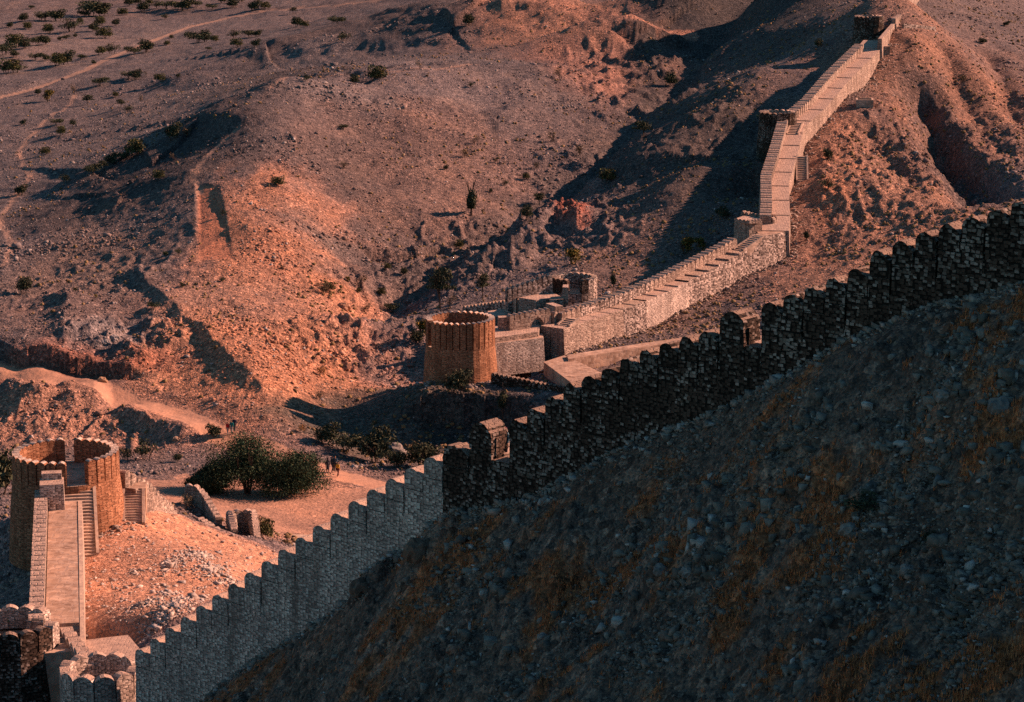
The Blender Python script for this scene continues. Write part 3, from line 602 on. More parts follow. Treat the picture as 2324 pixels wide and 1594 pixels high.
def merlon_mesh(w, h, T, mat, sh=.70, jit=0, seed=0, tilt=0.0, wave=False):
    key = (round(w, 2), round(h, 2), round(T, 2), mat, sh, jit, seed, tilt, wave)
    if key in _mer: return _mer[key]
    rnd = random.Random(seed * 7 + 1); a = h * (1 - sh); s_ = h * sh
    prof = [(-.5, 0), (.5, 0), (.5, s_ * .5), (.5, s_), (.465, s_ + a * .33), (.37, s_ + a * .62), (.2, s_ + a * .86), (0, s_ + a), (-.2, s_ + a * .86), (-.37, s_ + a * .62), (-.465, s_ + a * .33), (-.5, s_), (-.5, s_ * .5)]
    if h > 1.4 and sh == .40:
        prof = [(-.5, 0), (.5, 0)] + [(.5 * math.cos(k * math.pi / 14), s_ + a * math.sin(k * math.pi / 14)) for k in range(15)]
    if wave: prof = [(-.5, 0), (.5, 0), (.5, s_ * .5), (.5, s_ + a * .12), (.36, s_ + a * .38), (.22, s_ + a * .66), (.08, s_ + a * .91), (-.06, s_ + a), (-.2, s_ + a * .95), (-.34, s_ + a * .78), (-.44, s_ + a * .5), (-.5, s_ + a * .1), (-.5, s_ * .5)]
    pts = [(x * w + (rnd.uniform(-jit, jit) if z > 0 else 0), z + (rnd.uniform(-jit, jit) if z > 0 else 0)) for x, z in prof]
    mb = MB(); n = len(pts)
    mb.v = [(x, -T / 2, z + (tilt * T / 2 if z > s_ * .9 else 0)) for x, z in pts] + [(x, T / 2, z - (tilt * T / 2 if z > s_ * .9 else 0)) for x, z in pts]
    mb.f = [tuple(range(n)), tuple(reversed(range(n, 2 * n)))] + [(i, i + n, (i + 1) % n + n, (i + 1) % n) for i in range(n)]
    me = mb.mesh('merlon'); me.materials.append(M[mat])
    _mer[key] = me; return me
def put_merlon(root, me, pos, ang, sx=1.0, label=None):
    o = bpy.data.objects.new('merlon', me); COL.objects.link(o); o.parent = root; o.matrix_parent_inverse = Matrix.Translation(-Vector(root.location))
    o.location = pos; o.rotation_euler = (0, 0, ang); o.scale = (sx, 1, 1)
    if label: o['label'] = label
    return o
def parapet(root, path, off, T, h, pitch, mat, a=0.0, b=None, base=0.0, gap=.1, name='parapet', sh=.70, jit=0, mats=None, proud=.03):
    """off = centre offset of the parapet (right-hand positive)."""
    b = path.L if b is None else b; n = max(1, round((b - a) / pitch)); pt = (b - a) / n; q = [a + i * pt for i in range(n + 1)]
    tops = []
    for i in range(n):
        p, t, nn = path.at((q[i] + q[i + 1]) / 2); z = p.z + base; tops.append((z + h * sh - .04,) * 2)
        mk = mats(q[i] / path.L) if mats else mat
        me = merlon_mesh(round(pt - gap, 2), h, T + 2 * proud, mk, sh, jit, (i * 5) % 4 if jit else 0)
        put_merlon(root, me, (p.x + nn.x * off, p.y + nn.y * off, z - .12), math.atan2(t.y, t.x))
    return strip(path, q, tops, off - T / 2 + .22 * T, off + T / 2 - .22 * T, name, M[mat], root, bottom=lambda x, y, z: z - h * sh - .35, batter=0)
def graded(path, stations, group, keep=.5, extra=0.0):
    """walkway levels: ramps of `group` metres with risers between; keep = share of the climb taken by the ramps."""
    n = max(1, round(path.L / group)); g = path.L / n; st = sorted(set([round(i * g, 4) for i in range(n + 1)])); tops = []
    for i in range(n):
        za = path.at(st[i])[0].z; zb = path.at(st[i + 1])[0].z; m = (za + zb) / 2; hlf = (zb - za) / 2 * keep; tops.append((m - hlf + extra, m + hlf + extra))
    return st, tops
def densify(path, st, tops):
    """add the path's own corners to the stations."""
    s2, t2 = [st[0]], []
    for i in range(len(tops)):
        inner = [c for c in path.s if st[i] + .2 < c < st[i + 1] - .2]; ks = [st[i]] + inner + [st[i + 1]]
        for a, b in zip(ks, ks[1:]):
            f0 = (a - st[i]) / (st[i + 1] - st[i]); f1 = (b - st[i]) / (st[i + 1] - st[i]); za, zb = tops[i]
            t2.append((za + (zb - za) * f0, za + (zb - za) * f1)); s2.append(b)
    return s2, t2
def stairs(root, top, bottom, width, n, mat='tread', name='staircase', side_drop=3.0):
    """solid flight between two points given at the middle of its width."""
    top, bottom = Vector(top), Vector(bottom); d = (bottom - top).xy; run = d.length / n; d.normalize(); nn = Vector((d.y, -d.x)); mb = MB()
    rise = (top.z - bottom.z) / n
    for i in range(n):
        c = top.xy + d * run * (i + .5); z = top.z - rise * (i + 1)
        zb = min(zg(c.x, c.y), bottom.z) - .5
        mb.box((c.x, c.y, zb), run - .003, width, z - zb, math.atan2(d.y, d.x))
    o = mb.build(name, M[mat], root)
    k = MB()                                                       # plain kerb walls along both sides
    for sg in (-1, 1):
        a = top.xy + nn * sg * (width / 2 + .13); b = bottom.xy + nn * sg * (width / 2 + .13); m = nn * .12; zb = bottom.z - .8
        k.poly([(a.x - m.x, a.y - m.y, top.z), (b.x - m.x, b.y - m.y, bottom.z + .12), (b.x + m.x, b.y + m.y, bottom.z + .12), (a.x + m.x, a.y + m.y, top.z)])
        for s2 in (-1, 1): k.poly([(a.x + s2 * m.x, a.y + s2 * m.y, zb), (b.x + s2 * m.x, b.y + s2 * m.y, zb), (b.x + s2 * m.x, b.y + s2 * m.y, bottom.z + .12), (a.x + s2 * m.x, a.y + s2 * m.y, top.z)])
        k.poly([(b.x - m.x, b.y - m.y, zb), (b.x + m.x, b.y + m.y, zb), (b.x + m.x, b.y + m.y, bottom.z + .12), (b.x - m.x, b.y - m.y, bottom.z + .12)])
    k.build('stair_kerb', M[mat], o)
    return o
def tower(root, z0, z1, r0, r1, n, floor, mh, body='sand', mer='sandm', skip=(), T=.9, sh=.86, inner='far', gap=.1, jit=0, merk=None, floor_mat='paving', open_cut=True):
    c = Vector(root.location); zs = z1 - mh; cosn = math.cos(math.pi / n)
    def ring(r, z, m=n): return [(r * math.cos(2 * math.pi * i / m), r * math.sin(2 * math.pi * i / m), z) for i in range(m)]
    mb = MB(); lv = [(r0, z0 - 2 - c.z), (r0 + (r1 - r0) * .5, (z0 + zs) / 2 - c.z), (r1, zs - c.z)]
    rs = [ring(r / cosn, z) for r, z in lv]; ri = ring((r1 - T) / cosn, zs - c.z); rf = ring((r1 - T) / cosn, floor - .3 - c.z)
    allr = rs + [ri, rf]
    for k in range(len(allr) - 1):
        for i in range(n):
            j = (i + 1) % n; mb.poly([allr[k][i], allr[k][j], allr[k + 1][j], allr[k + 1][i]])
    o = mb.build('tower_body', M[body], root); o.location = (0, 0, 0); o.matrix_parent_inverse = Matrix()
    mf = MB(); mf.poly(ring((r1 - T) / cosn + .05, floor - c.z)); f = mf.build('tower_floor', M[floor_mat], root); f.matrix_parent_inverse = Matrix()
    # thin wall between the merlons
    mc = MB(); ra, rb = r1 - T * .30, r1 - T * .72; za, zb = zs - .1 - c.z, z1 - mh * (1 - sh) - .04 - c.z
    for i in range(n):
        if i in skip: continue
        a0, a1 = 2 * math.pi * i / n, 2 * math.pi * (i + 1) / n
        P = lambda r, a, z: (r / cosn * math.cos(a), r / cosn * math.sin(a), z)
        mc.poly([P(ra, a0, za), P(ra, a1, za), P(ra, a1, zb), P(ra, a0, zb)]); mc.poly([P(rb, a1, za), P(rb, a0, za), P(rb, a0, zb), P(rb, a1, zb)])
        mc.poly([P(ra, a0, zb), P(ra, a1, zb), P(rb, a1, zb), P(rb, a0, zb)])
    g = mc.build('parapet', M[mer], root); g.matrix_parent_inverse = Matrix()
    w = 2 * r1 * math.tan(math.pi / n) - gap
    for i in range(n):
        if i in skip: continue
        a = 2 * math.pi * (i + .5) / n; rr = r1 - T / 2 + .02
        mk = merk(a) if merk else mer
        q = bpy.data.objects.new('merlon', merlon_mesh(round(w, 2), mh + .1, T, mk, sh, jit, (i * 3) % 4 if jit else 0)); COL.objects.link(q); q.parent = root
        q.location = (rr * math.cos(a), rr * math.sin(a), zs - .1 - c.z); q.rotation_euler = (0, 0, a - math.pi / 2)
    return o
def facet_towards(root, n, off_deg=0.0, back=False):
    c = Vector(root.location); a = math.atan2(-c.y, -c.x) + (math.pi if back else 0) + R(off_deg); return int((a % (2 * math.pi)) / (2 * math.pi) * n) % n
def block(root, corners, z1, z0, name, mat, shrink=0.0):          # top corners as seen in the photo at height z1
    P = [wz(u, v, z1) for u, v in corners]; ar = sum(P[i].x * P[(i + 1) % len(P)].y - P[(i + 1) % len(P)].x * P[i].y for i in range(len(P)))
    if ar < 0: P = P[::-1]
    mb = MB(); mb.prism([(p.x, p.y) for p in P], z0, z1, shrink); return mb.build(name, M[mat], root)

# ------------------------------------------------------------------ near rampart
g_ramp = 'rampart walls of the fortress'
o0 = nw_pt(330, 1480)
NR = empty('rampart_wall', o0, 'long near rampart climbing to the right, pale restored stone below and black weathered stone above', 'fortress wall')
su = lambda u: (nw_pt(u, interp(NW_TIP, u)).xy - nw_pt(306, interp(NW_TIP, 306)).xy).length
def inv_u(s):                                                      # station to photo column
    lo, hi = 306, 3590
    for _ in range(40):
        m = (lo + hi) / 2
        if su(m) < s: lo = m
        else: hi = m
    return lo
H1 = 1.15
secs = [(306, 1005, None), (1005, 1064, None), (1064, 1118, 1), (1118, 1155, 0), (1155, 1632, None), (1632, 1693, 1), (1693, 1728, 0), (1728, 3400, None)]
ints = []                                                          # (s0, s1, has merlon, string level)
for ua, ub, kk in secs:
    a, b = su(ua), su(ub); n = 1 if kk is not None else max(1, round((b - a) / (1.38 if ub < 1100 else 1.24 if ub < 1700 else 1.16)))
    for i in range(n):
        x0, x1 = a + (b - a) * i / n, a + (b - a) * (i + 1) / n; um = inv_u((x0 + x1) / 2)
        if kk == 0: zt = nw_pt(um, 1048 if um < 1300 else 788).z
        else: zt = nw_pt(um, interp(NW_TIP, um)).z - H1 - (.0 if kk is None else -.25)
        ints.append((x0, x1, kk, zt))
pA, pB = nw_pt(306, interp(NW_TIP, 306)), nw_pt(3400, interp(NW_TIP, 3400))
npth = Path([(pA.x, pA.y, 0), (pB.x, pB.y, 0)])
def nz_line(s): return float(np.interp(s, [(a + b) / 2 for a, b, k, z in ints if k != 0], [z for a, b, k, z in ints if k != 0]))
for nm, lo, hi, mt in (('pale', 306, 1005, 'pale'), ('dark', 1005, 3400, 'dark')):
    sel = [t for t in ints if lo - 1 < inv_u((t[0] + t[1]) / 2) < hi + 1]
    st = [sel[0][0]] + [t[1] for t in sel]
    tops = []
    for t in sel:
        if t[2] == 0: tops.append((t[3], t[3]))
        else: tops.append((nz_line(t[0]) - 1.05, nz_line(t[1]) - 1.05) if t[2] is None else (t[3] - 1.05, t[3] - 1.05))
    # front body (up to the parapet), walkway behind it
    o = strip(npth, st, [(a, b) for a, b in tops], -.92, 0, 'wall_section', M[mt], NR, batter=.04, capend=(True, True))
    o['label'] = 'pale grey restored masonry' if nm == 'pale' else 'black weathered masonry with runs of pale stones'
    wt = [(min(t[3] - .25, t[3] - .25),) * 2 for t in sel]
    strip(npth, st, wt, -3.1, -.93, 'walkway', M['paving' if nm == 'pale' else 'far'], NR, batter=.04)
    # parapet panels in pairs with a long slit between the pairs
    mbp = MB(); mbc = MB(); i = 0
    while i < len(sel):
        if sel[i][2] == 0: i += 1; continue
        j = i + 1 if (i + 1 < len(sel) and sel[i + 1][2] == sel[i][2] and sel[i][2] is None) else i
        for k in range(i, j + 1):
            a, b, kk, z = sel[k]; ga = .06 if k == i else 0; gb = .06 if k == j else 0
            p, t_, nn = npth.at((a + b) / 2 + (ga - gb) / 2); c = p.xy + nn * (-.46)
            mbp.box((c.x, c.y, z - 1.5), b - a - ga - gb - .002, .98, 1.5 - .07, math.atan2(t_.y, t_.x))
            c = p.xy + nn * (-.5); mbc.box((c.x, c.y, z - 1.6), b - a + .02, .42, 1.6 + H1 * .62, math.atan2(t_.y, t_.x))
            jt = .05 if nm == 'dark' else .022
            big = kk == 1; hh = H1 + (.30 if big else 0)
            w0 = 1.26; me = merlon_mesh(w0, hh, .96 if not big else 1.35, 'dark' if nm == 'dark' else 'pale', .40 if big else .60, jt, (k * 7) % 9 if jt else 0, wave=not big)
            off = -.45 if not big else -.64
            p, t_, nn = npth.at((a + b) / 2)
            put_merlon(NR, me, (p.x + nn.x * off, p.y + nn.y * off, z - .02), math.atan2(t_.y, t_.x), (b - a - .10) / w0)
        i = j + 1
    mbp.build('parapet', M[mt], NR); mbc.build('parapet_core', M[mt], NR)

# ------------------------------------------------------------------ lower left: turret, link wall, bastion, left rampart, left tower
tur = wd_(228, 1500, 150.5)
TU = empty('turret', (tur.x, tur.y, 10), 'small open turret of pale rubble stone at the foot of the near rampart', 'turret')
n = 12; sk = [0]
tower(TU, 9, 18.2, 2.8, 2.5, n, 16.5, 1.55, 'pale', 'pale', skip=sk, T=.62, sh=.72)
ls, le = wd_(133, 1422, 160), wd_(193, 1500, 152)
LK = empty('rampart_wall', ls, 'short dark link wall running from the corner bastion down to the small turret', 'fortress wall')
lp = Path([(ls.x, ls.y, 16.3), (le.x, le.y, 16.7)])
st, tp = graded(lp, None, 3.0, 1.0); strip(lp, st, tp, -4.6, 0, 'wall_section', M['pale'], LK)
parapet(LK, lp, -.4, .75, 1.3, 1.2, 'pale')
bc = wd_(22, 1410, 157.5)
BA = empty('bastion', (bc.x, bc.y, 11), 'round corner bastion of dark weathered stone in the bottom left corner', 'bastion')
n = 16; sk = [int(((R(a)) % (2 * math.pi)) / (2 * math.pi) * n) % n for a in (2, 25)]
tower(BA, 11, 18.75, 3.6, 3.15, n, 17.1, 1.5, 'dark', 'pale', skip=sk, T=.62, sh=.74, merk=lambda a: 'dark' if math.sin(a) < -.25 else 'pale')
# faint painted scrawl on the inner side of one merlon
def scrawl(root, u, v, r, txt, size, col):
    lo, hi = 150.0, 170.0; c = Vector(root.location).xy; best = None
    for i in range(2000):
        d = 165 - i * .01; p = wd_(u, v, d)
        if (p.xy - c).length < r: best = p; break
    if best is None: return
    a = math.atan2(c.y - best.y, c.x - best.x)
    cu = bpy.data.curves.new('painted_mark', 'FONT'); cu.body = txt; cu.size = size; cu.extrude = .004; cu.align_x = 'CENTER'; cu.materials.append(simple('paint_' + txt, col, .1))
    o_ = bpy.data.objects.new('tmp', cu); me = bpy.data.meshes.new_from_object(o_); bpy.data.objects.remove(o_); o = bpy.data.objects.new('painted_mark', me); COL.objects.link(o); o.parent = root; o.matrix_parent_inverse = Matrix.Translation(-Vector(root.location)); o.location = best; o.rotation_euler = (R(90), 0, a + R(90))
    o['label'] = 'small hand painted scrawl'
scrawl(BA, 86, 1410, 3.15 - .68, 'S', .5, (.03, .035, .03)); scrawl(BA, 18, 1412, 3.15 - .68, 'S', .4, (.02, .10, .05))
# left rampart up to the tower
r0_, r1_ = wz(182, 1470, 17.3), wz(177, 1138, 17.3)
LR = empty('rampart_wall', r0_, 'straight pale paved rampart leading from the corner bastion to the lower left tower', 'fortress wall')
rp = Path([(r0_.x, r0_.y, 17.35), (r1_.x, r1_.y, 17.3)])
strip(rp, [0, 5, 5.05, rp.L], [(17.05, 17.12), (17.12, 17.35), (17.35, 17.3)], -2.25, 0, 'walkway', M['paving'], LR, batter=.02)
strip(rp, [0, rp.L], [(17.38, 17.36)], 0.003, .30, 'kerb', M['tread'], LR, batter=.02)
strip(rp, [0, rp.L], [(17.2, 17.2)], -3.3, -2.253, 'wall_section', M['far'], LR, batter=.05)
parapet(LR, rp, -2.80, .9, 1.35, 1.2, 'far', a=3.0, gap=.07)
pe, t_, n_r = rp.at(rp.L - 1.2)
mb = MB(); c = pe.xy + n_r * (-1.95); mb.box((c.x, c.y, 16), 1.9, 2.3, 3.35, math.atan2(n_r.y, n_r.x), .04)
c2 = pe.xy + n_r * (-1.95) + t_ * .9; mb.box((c2.x, c2.y, 16), 1.6, 1.0, 3.85, math.atan2(n_r.y, n_r.x), .04); mb.build('pier', M['pale'], LR)
tc = wd_(151.6, 1100, 198)
LT = empty('round_tower', (tc.x, tc.y, 13.5), 'round orange sandstone tower at lower left with stairs up to its doorway', 'tower')
n = 32; fk = facet_towards(LT, n, 3); bk = facet_towards(LT, n, -6, True)
tower(LT, 12.6, 19.6, 4.85, 4.27, n, 17.55, 2.0, skip=[fk, (fk + 1) % n, bk], T=.62, sh=.86, gap=.13)
a, b = wz(177, 1100, 17.55), wz(184, 1257, 14.0)
stairs(LT, (a.x, a.y, 17.5), (b.x, b.y, 13.9), 2.3, 21)
a, b = wd_(303, 1113, 199.8), wd_(303, 1183, 197.6)
stairs(LT, (a.x, a.y, 15.9), (b.x, b.y, 13.6), 1.35, 14)
mb = MB(); mb.box((a.x - .4, a.y + 1.0, 12), 2.6, 2.0, 3.87, .1); mb.build('landing', M['paving'], LT)
# curved wall falling away behind the tower
pts = [wd_(285, 1075, 199.5), wd_(320, 1095, 202), wd_(345, 1110, 205), wd_(375, 1136, 209), wd_(398, 1160, 213)]
zz = [16.2, 14.9, 13.6, 11.4, 9.6]
CW = empty('rampart_wall', pts[0], 'pale curved crenellated wall falling away behind the lower left tower', 'fortress wall')
cp = Path([(p.x, p.y, z) for p, z in zip(pts, zz)]); st, tp = graded(cp, None, 1.6, .4); strip(cp, st, tp, -.9, .9, 'wall_section', M['far'], CW)
parapet(CW, cp, -.5, .75, 1.5, .95, 'far')
# ruined enclosure by the river bed
def gw(u, v, d=None):
    p = gcast(u, v); return p
def small_wall(pxs, d, z, h, mat, label, name='crenellated_wall', pitch=.9, T=.55, low=.25):
    P_ = [wd_(u, 1180, dd) for (u, dd) in zip(pxs, d)]
    W = empty(name, P_[0], label, 'wall'); pa = Path([(p.x, p.y, zz) for p, zz in zip(P_, z)]); st, tp = densify(pa, [0, pa.L], [(pa.p[0].z + low, pa.p[-1].z + low)])
    tp = [(pa.at(st[i])[0].z + low, pa.at(st[i + 1])[0].z + low) for i in range(len(tp))]
    strip(pa, st, tp, -T / 2, T / 2, 'wall_section', M[mat], W); parapet(W, pa, 0, T, h, pitch, mat, base=low); return W
small_wall((422, 440, 462, 480, 497), (233, 233.5, 232, 229, 226), (6.2, 6.3, 5.9, 5.4, 5.0), 1.3, 'far', 'low curved crenellated wall on the river bank beyond the lower left tower')
small_wall((452, 480, 505, 530), (224, 221, 220, 219.5), (5.9, 5.9, 5.6, 5.2), 1.0, 'far', 'low pale crenellated wall stepping towards the ruined square enclosure')
small_wall((532, 524, 572, 584), (219, 226, 226.5, 217.5), (5.2, 5.0, 5.0, 4.8), 1.3, 'far', 'square ruined enclosure with crenellated walls at the end of the courtyard', low=.9)
p = wd_(672, 1222, 236)
LB = empty('low_block_wall', (p.x, p.y, zg(p.x, p.y)), 'low oblong stone block on the valley floor just above the near rampart', 'wall')
mb = MB(); mb.box((p.x, p.y, p.z - 2.4), 3.4, 2.2, 2.3, -.1); mb.build('masonry', M['far'], LB)
mb = MB(); mb.box((p.x, p.y, p.z - .098), 3.5, 2.3, .16, -.1); mb.build('coping', M['tread'], LB)

# ------------------------------------------------------------------ middle complex
mt_ = wd_(1045, 800, 297)
MT = empty('round_tower', (mt_.x, mt_.y, 3.5), 'tall round orange sandstone tower with long slits at the centre of the valley', 'tower')
n = 32; lk = facet_towards(MT, n, -62)
tower(MT, 3.2, 11.0, 4.66, 4.2, n, 6.8, 3.3, skip=[lk], T=.72, sh=.90, gap=.16)
GH = empty('gatehouse', wz(1190, 750, 4.5), 'stepped stone gatehouse with a pointed arch beside the central round tower', 'gatehouse')
block(GH, [(1112, 781), (1233.8, 766.7), (1231, 757), (1112, 765)], 7.2, 3.0, 'buttress', 'pale', .25)
block(GH, [(1112, 768), (1152, 763), (1222, 753), (1228, 738), (1112, 741)], 7.85, 3.0, 'terrace', 'far', .1)
block(GH, [(1107, 722), (1124, 719), (1180, 707.5), (1156, 700), (1107, 706)], 6.7, 3.0, 'terrace', 'far', .1)
block(GH, [(1178, 675.6), (1216.7, 681.5), (1276, 674), (1250, 662.5)], 8.9, 4.0, 'platform', 'far', .1)
block(GH, [(1247, 681), (1278, 679), (1279, 672), (1250, 674)], 9.15, 4.0, 'pier', 'rubble', .1)
block(GH, [(1277, 652), (1290, 653), (1290, 646), (1278, 646)], 10.6, 5.0, 'pier', 'far', .1)
a, b = wz(1178, 677, 8.85), wz(1156, 699, 7.0); stairs(GH, (a.x + .5, a.y + .6, 8.85), (b.x, b.y + 1.2, 6.9), 1.5, 8)
# gate parapet with pier, arch and merlons
g0, g1 = wd_(1157, 752, 303.6), wd_(1250, 740, 306.6)
gp_ = Path([(g0.x, g0.y, 7.85), (g1.x, g1.y, 8.2)])
aL, aR = gp_.L * .50, gp_.L * .86
strip(gp_, [0, aL], [(9.0, 9.2)], -1.0, 0, 'gate_wall', M['far'], GH, batter=.03)
strip(gp_, [aR, gp_.L], [(9.4, 9.45)], -1.0, 0, 'gate_wall', M['far'], GH, batter=.03)
mb = MB(); K = 10                                                 # pointed arch above the opening
for sg in (0, -1.0):
    prev = None
    for i in range(K + 1):
        q = aL + (aR - aL) * i / K; f = abs(i / K * 2 - 1); zz_ = 7.95 + 1.25 * (1 - f ** 1.7) ** .8; p, t2, nn = gp_.at(q); w_ = p.xy + nn * (sg + (-.0))
        cur = ((w_.x, w_.y, zz_), (w_.x, w_.y, 9.42))
        if prev: mb.poly([prev[0], cur[0], cur[1], prev[1]])
        prev = cur
for i in range(K):
    for zt in (0, 1):
        ps = []
        for k_ in (i, i + 1):
            q = aL + (aR - aL) * k_ / K; f = abs(k_ / K * 2 - 1); zz_ = (7.95 + 1.25 * (1 - f ** 1.7) ** .8) if zt == 0 else 9.42; p, t2, nn = gp_.at(q)
            ps.append((p.xy.x, p.xy.y, zz_)); w_ = p.xy + nn * -1.0; ps.append((w_.x, w_.y, zz_))
        mb.poly([ps[0], ps[2], ps[3], ps[1]])
mb.build('arch', M['far'], GH)
parapet(GH, gp_, -.5, .8, .95, .72, 'far', base=1.15)
e0, e1 = wd_(1253, 740, 306.6), wd_(1322, 718, 311)
mb = MB(); c = wd_(1258, 720, 308.6); mb.box((c.x, c.y, 5), 1.1, 2.6, 5.2, .5, .03); mb.build('pier', M['far'], GH)
mb = MB(); c = wd_(1145, 735, 304.8); mb.box((c.x, c.y, 5), 1.7, 1.3, 4.4, .1, .06); mb.build('pier', M['far'], GH)
ep = Path([(e0.x + .3, e0.y, 8.3), (e1.x, e1.y, 8.5)]); strip(ep, [0, ep.L], [(8.45, 8.6)], -1.0, 0, 'gate_wall', M['far'], GH)
parapet(GH, ep, -.5, .8, 1.35, .8, 'far', base=.1)
# rear parapets and rear bastion
q0, q1 = wd_(1152, 698, 320.6), wd_(1254, 664, 323.2)
rp1 = Path([(q0.x, q0.y, 7.5), (q1.x, q1.y, 9.0)]); RPW = empty('crenellated_wall', q0, 'tall crenellated wall joining the rear round bastion behind the gatehouse', 'wall')
strip(rp1, [0, rp1.L], [(8.6, 10.0)], -.8, 0, 'wall_section', M['rubble'], RPW); parapet(RPW, rp1, -.4, .75, 1.6, .74, 'rubble', base=1.0)
q0, q1 = wd_(1050, 712, 331), wd_(1146, 702, 323.3)
rp2 = Path([(q0.x, q0.y, 4.5), (q1.x, q1.y, 6.8)]); RP2 = empty('crenellated_wall', q0, 'lower crenellated wall sloping down behind the central round tower', 'wall')
strip(rp2, [0, rp2.L], [(4.7, 7.0)], -.7, 0, 'wall_section', M['rubble'], RP2); parapet(RP2, rp2, -.35, .7, 1.35, .8, 'rubble')
rc = wd_(1303, 640, 325.5)
RB = empty('bastion', (rc.x, rc.y, 6.2), 'small round rear bastion behind the gatehouse with open doorway', 'bastion')
n = 20; fk = facet_towards(RB, n, -14)
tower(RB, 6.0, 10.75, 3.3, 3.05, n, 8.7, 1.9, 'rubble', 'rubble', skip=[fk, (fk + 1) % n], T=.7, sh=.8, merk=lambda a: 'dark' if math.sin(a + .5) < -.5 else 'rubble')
# slab, causeway, small crenellated wall in front
SLB = empty('stone_platform', wz(1300, 830, 4.6), 'flat pale paved platform in front of the gatehouse corner', 'platform')
block(SLB, [(1233.8, 822), (1280.8, 806.5), (1369, 847.8), (1299, 870.6)], 5.7, 3.2, 'paving', 'paving')
CS = empty('causeway', wz(1300, 815, 4.6), 'long low paved causeway running right from the platform below the far rampart', 'causeway')
block(CS, [(1290, 815.5), (1420, 794.5), (1700, 752), (1700, 744), (1420, 785), (1286, 806)], 6.0, 3.2, 'paving', 'paving')
q0, q1 = wd_(1114, 869, 293), wd_(1281, 898, 286.6)
fp = Path([(q0.x, q0.y, 3.9), (q1.x, q1.y, 3.5)]); FW = empty('crenellated_wall', q0, 'low dark crenellated wall right of the foot of the central round tower', 'wall')
strip(fp, [0, fp.L], [(4.3, 4.1)], -.6, 0, 'wall_section', M['dark'], FW); parapet(FW, fp, -.3, .6, 1.2, .68, 'dark', base=.15, sh=.75)

# ------------------------------------------------------------------ far rampart
FRR = empty('rampart_wall', wz(1279, 790, 5), 'long far rampart with stepped walkway climbing away to the upper right', 'fortress wall')
def fp_(u, v, d): return wd_(u, v, d)
s1 = [(1279, 747, 303.5), (1385, 712.5, 312), (1450, 690, 317), (1530, 655.5, 324), (1600, 620, 330.6), (1660, 588, 336), (1700, 565, 339.6)]
ptop = 13.35
p0 = fp_(*s1[-1]); pj = wz(1735, 536, ptop); pk = wz(1790.5, 525, ptop)
S1a = Path([fp_(*a) for a in s1]); S1 = Path([fp_(*a) for a in s1] + [pj, pk])
st, tp = graded(S1a, None, 2.75, .35)
lj = S1.s[-2]; st = st[:-1] + [S1a.L, lj, S1.L]; tp = tp + [(p0.z + .25, ptop), (ptop, ptop)]
ng = len(tp) - 2
cut = [0, .28, .44, .66, 2]
for k, mt in enumerate(('far', 'rubble', 'pale', 'rubble')):
    i0 = round(cut[k] * ng); i1 = len(tp) if k == 3 else round(cut[k + 1] * ng)
    strip(S1, st[i0:i1 + 1], tp[i0:i1], -2.0, 0, 'wall_section', M[mt], FRR, batter=.05, capend=(k == 0, k == 3))
strip(S1, st[:ng + 1], tp[:ng], -3.45, -2.003, 'wall_section', M['far'], FRR)
parapet(FRR, S1, -2.72, 1.25, 1.55, 1.1, 'far', jit=.035, a=2.6, b=S1a.L, mats=lambda f: 'rubble' if (.12 < f < .42 or f > .84) else 'far')
stairs(FRR, (S1.at(3.6)[0] + (S1.at(3.6)[2] * -1.0).to_3d() + Vector((0, 0, .75))), (S1.at(1.4)[0] + (S1.at(1.4)[2] * -1.0).to_3d() + Vector((0, 0, .08))), 1.5, 5)
block(FRR, [(1737, 534), (1789, 524), (1792, 508), (1754, 508), (1712, 519), (1722, 531)], ptop + .02, 8, 'platform', 'paving')
nrm = S1.at(S1a.L)[2]
c0 = p0.xy + nrm * -1.15; c1 = pj.xy + nrm * -1.0
stairs(FRR, (c1.x, c1.y, ptop + .02), (c0.x - .7, c0.y - 1.0, p0.z - .1), 1.5, 9)
JT = empty('turret', wz(1697, 552, 10), 'square stone turret at the bend of the far rampart', 'turret')
zt_ = wd_(1700, 502, 346).z
block(JT, [(1667, 497), (1701, 507), (1730, 504), (1722, 494), (1690, 489)], zt_ - .0, 8, 'turret_body', 'far', .15)
for (ua, va, da), (ub, vb, db) in (((1667, 497, 345.5), (1701, 507, 343.3)), ((1701, 507, 343.3), (1729, 502, 344.5))):
    a, b = wd_(ua, va, da), wd_(ub, vb, db); pa = Path([(a.x, a.y, zt_), (b.x, b.y, zt_)])
    for i in range(4):
        p, t2, nn = pa.at(pa.L * (i + .5) / 4); put_merlon(JT, merlon_mesh(round(pa.L / 4 - .05, 2), .55, .5, 'far', .5), (p.x - nn.x * .28, p.y - nn.y * .28, zt_ - .02), math.atan2(t2.y, t2.x))
q0, q1 = wd_(1680, 505, 352), wd_(1755, 520, 348.5)
jp = Path([(q0.x, q0.y, 14.1), (q1.x, q1.y, 13.6)]); strip(jp, [0, jp.L], [(14.2, 13.9)], -.7, 0, 'rear_wall', M['far'], JT); parapet(JT, jp, -.35, .65, 1.35, .75, 'far')
# second stretch
s2 = [(1790.5, 525, 345.2), (1793, 480, 353.5), (1790, 416.5, 366.5), (1809, 352, 380.3), (1825, 288, 394.8), (1876, 243.5, 405.6), (1924, 186, 420.5), (1998, 112, 441.4), (2012, 92, 448)]
S2 = Path([fp_(*a) for a in s2])
st, tp = graded(S2, None, 7.0, .91); st, tp = densify(S2, st, tp)
strip(S2, st, tp, -2.6, 0, 'walkway', M['far'], FRR, batter=.05)
strip(S2, st, tp, -4.3, -2.603, 'wall_section', M['far'], FRR)
parapet(FRR, S2, -3.45, 1.6, 1.5, 1.15, 'far', jit=.035, a=3.0, b=S2.L - 9)
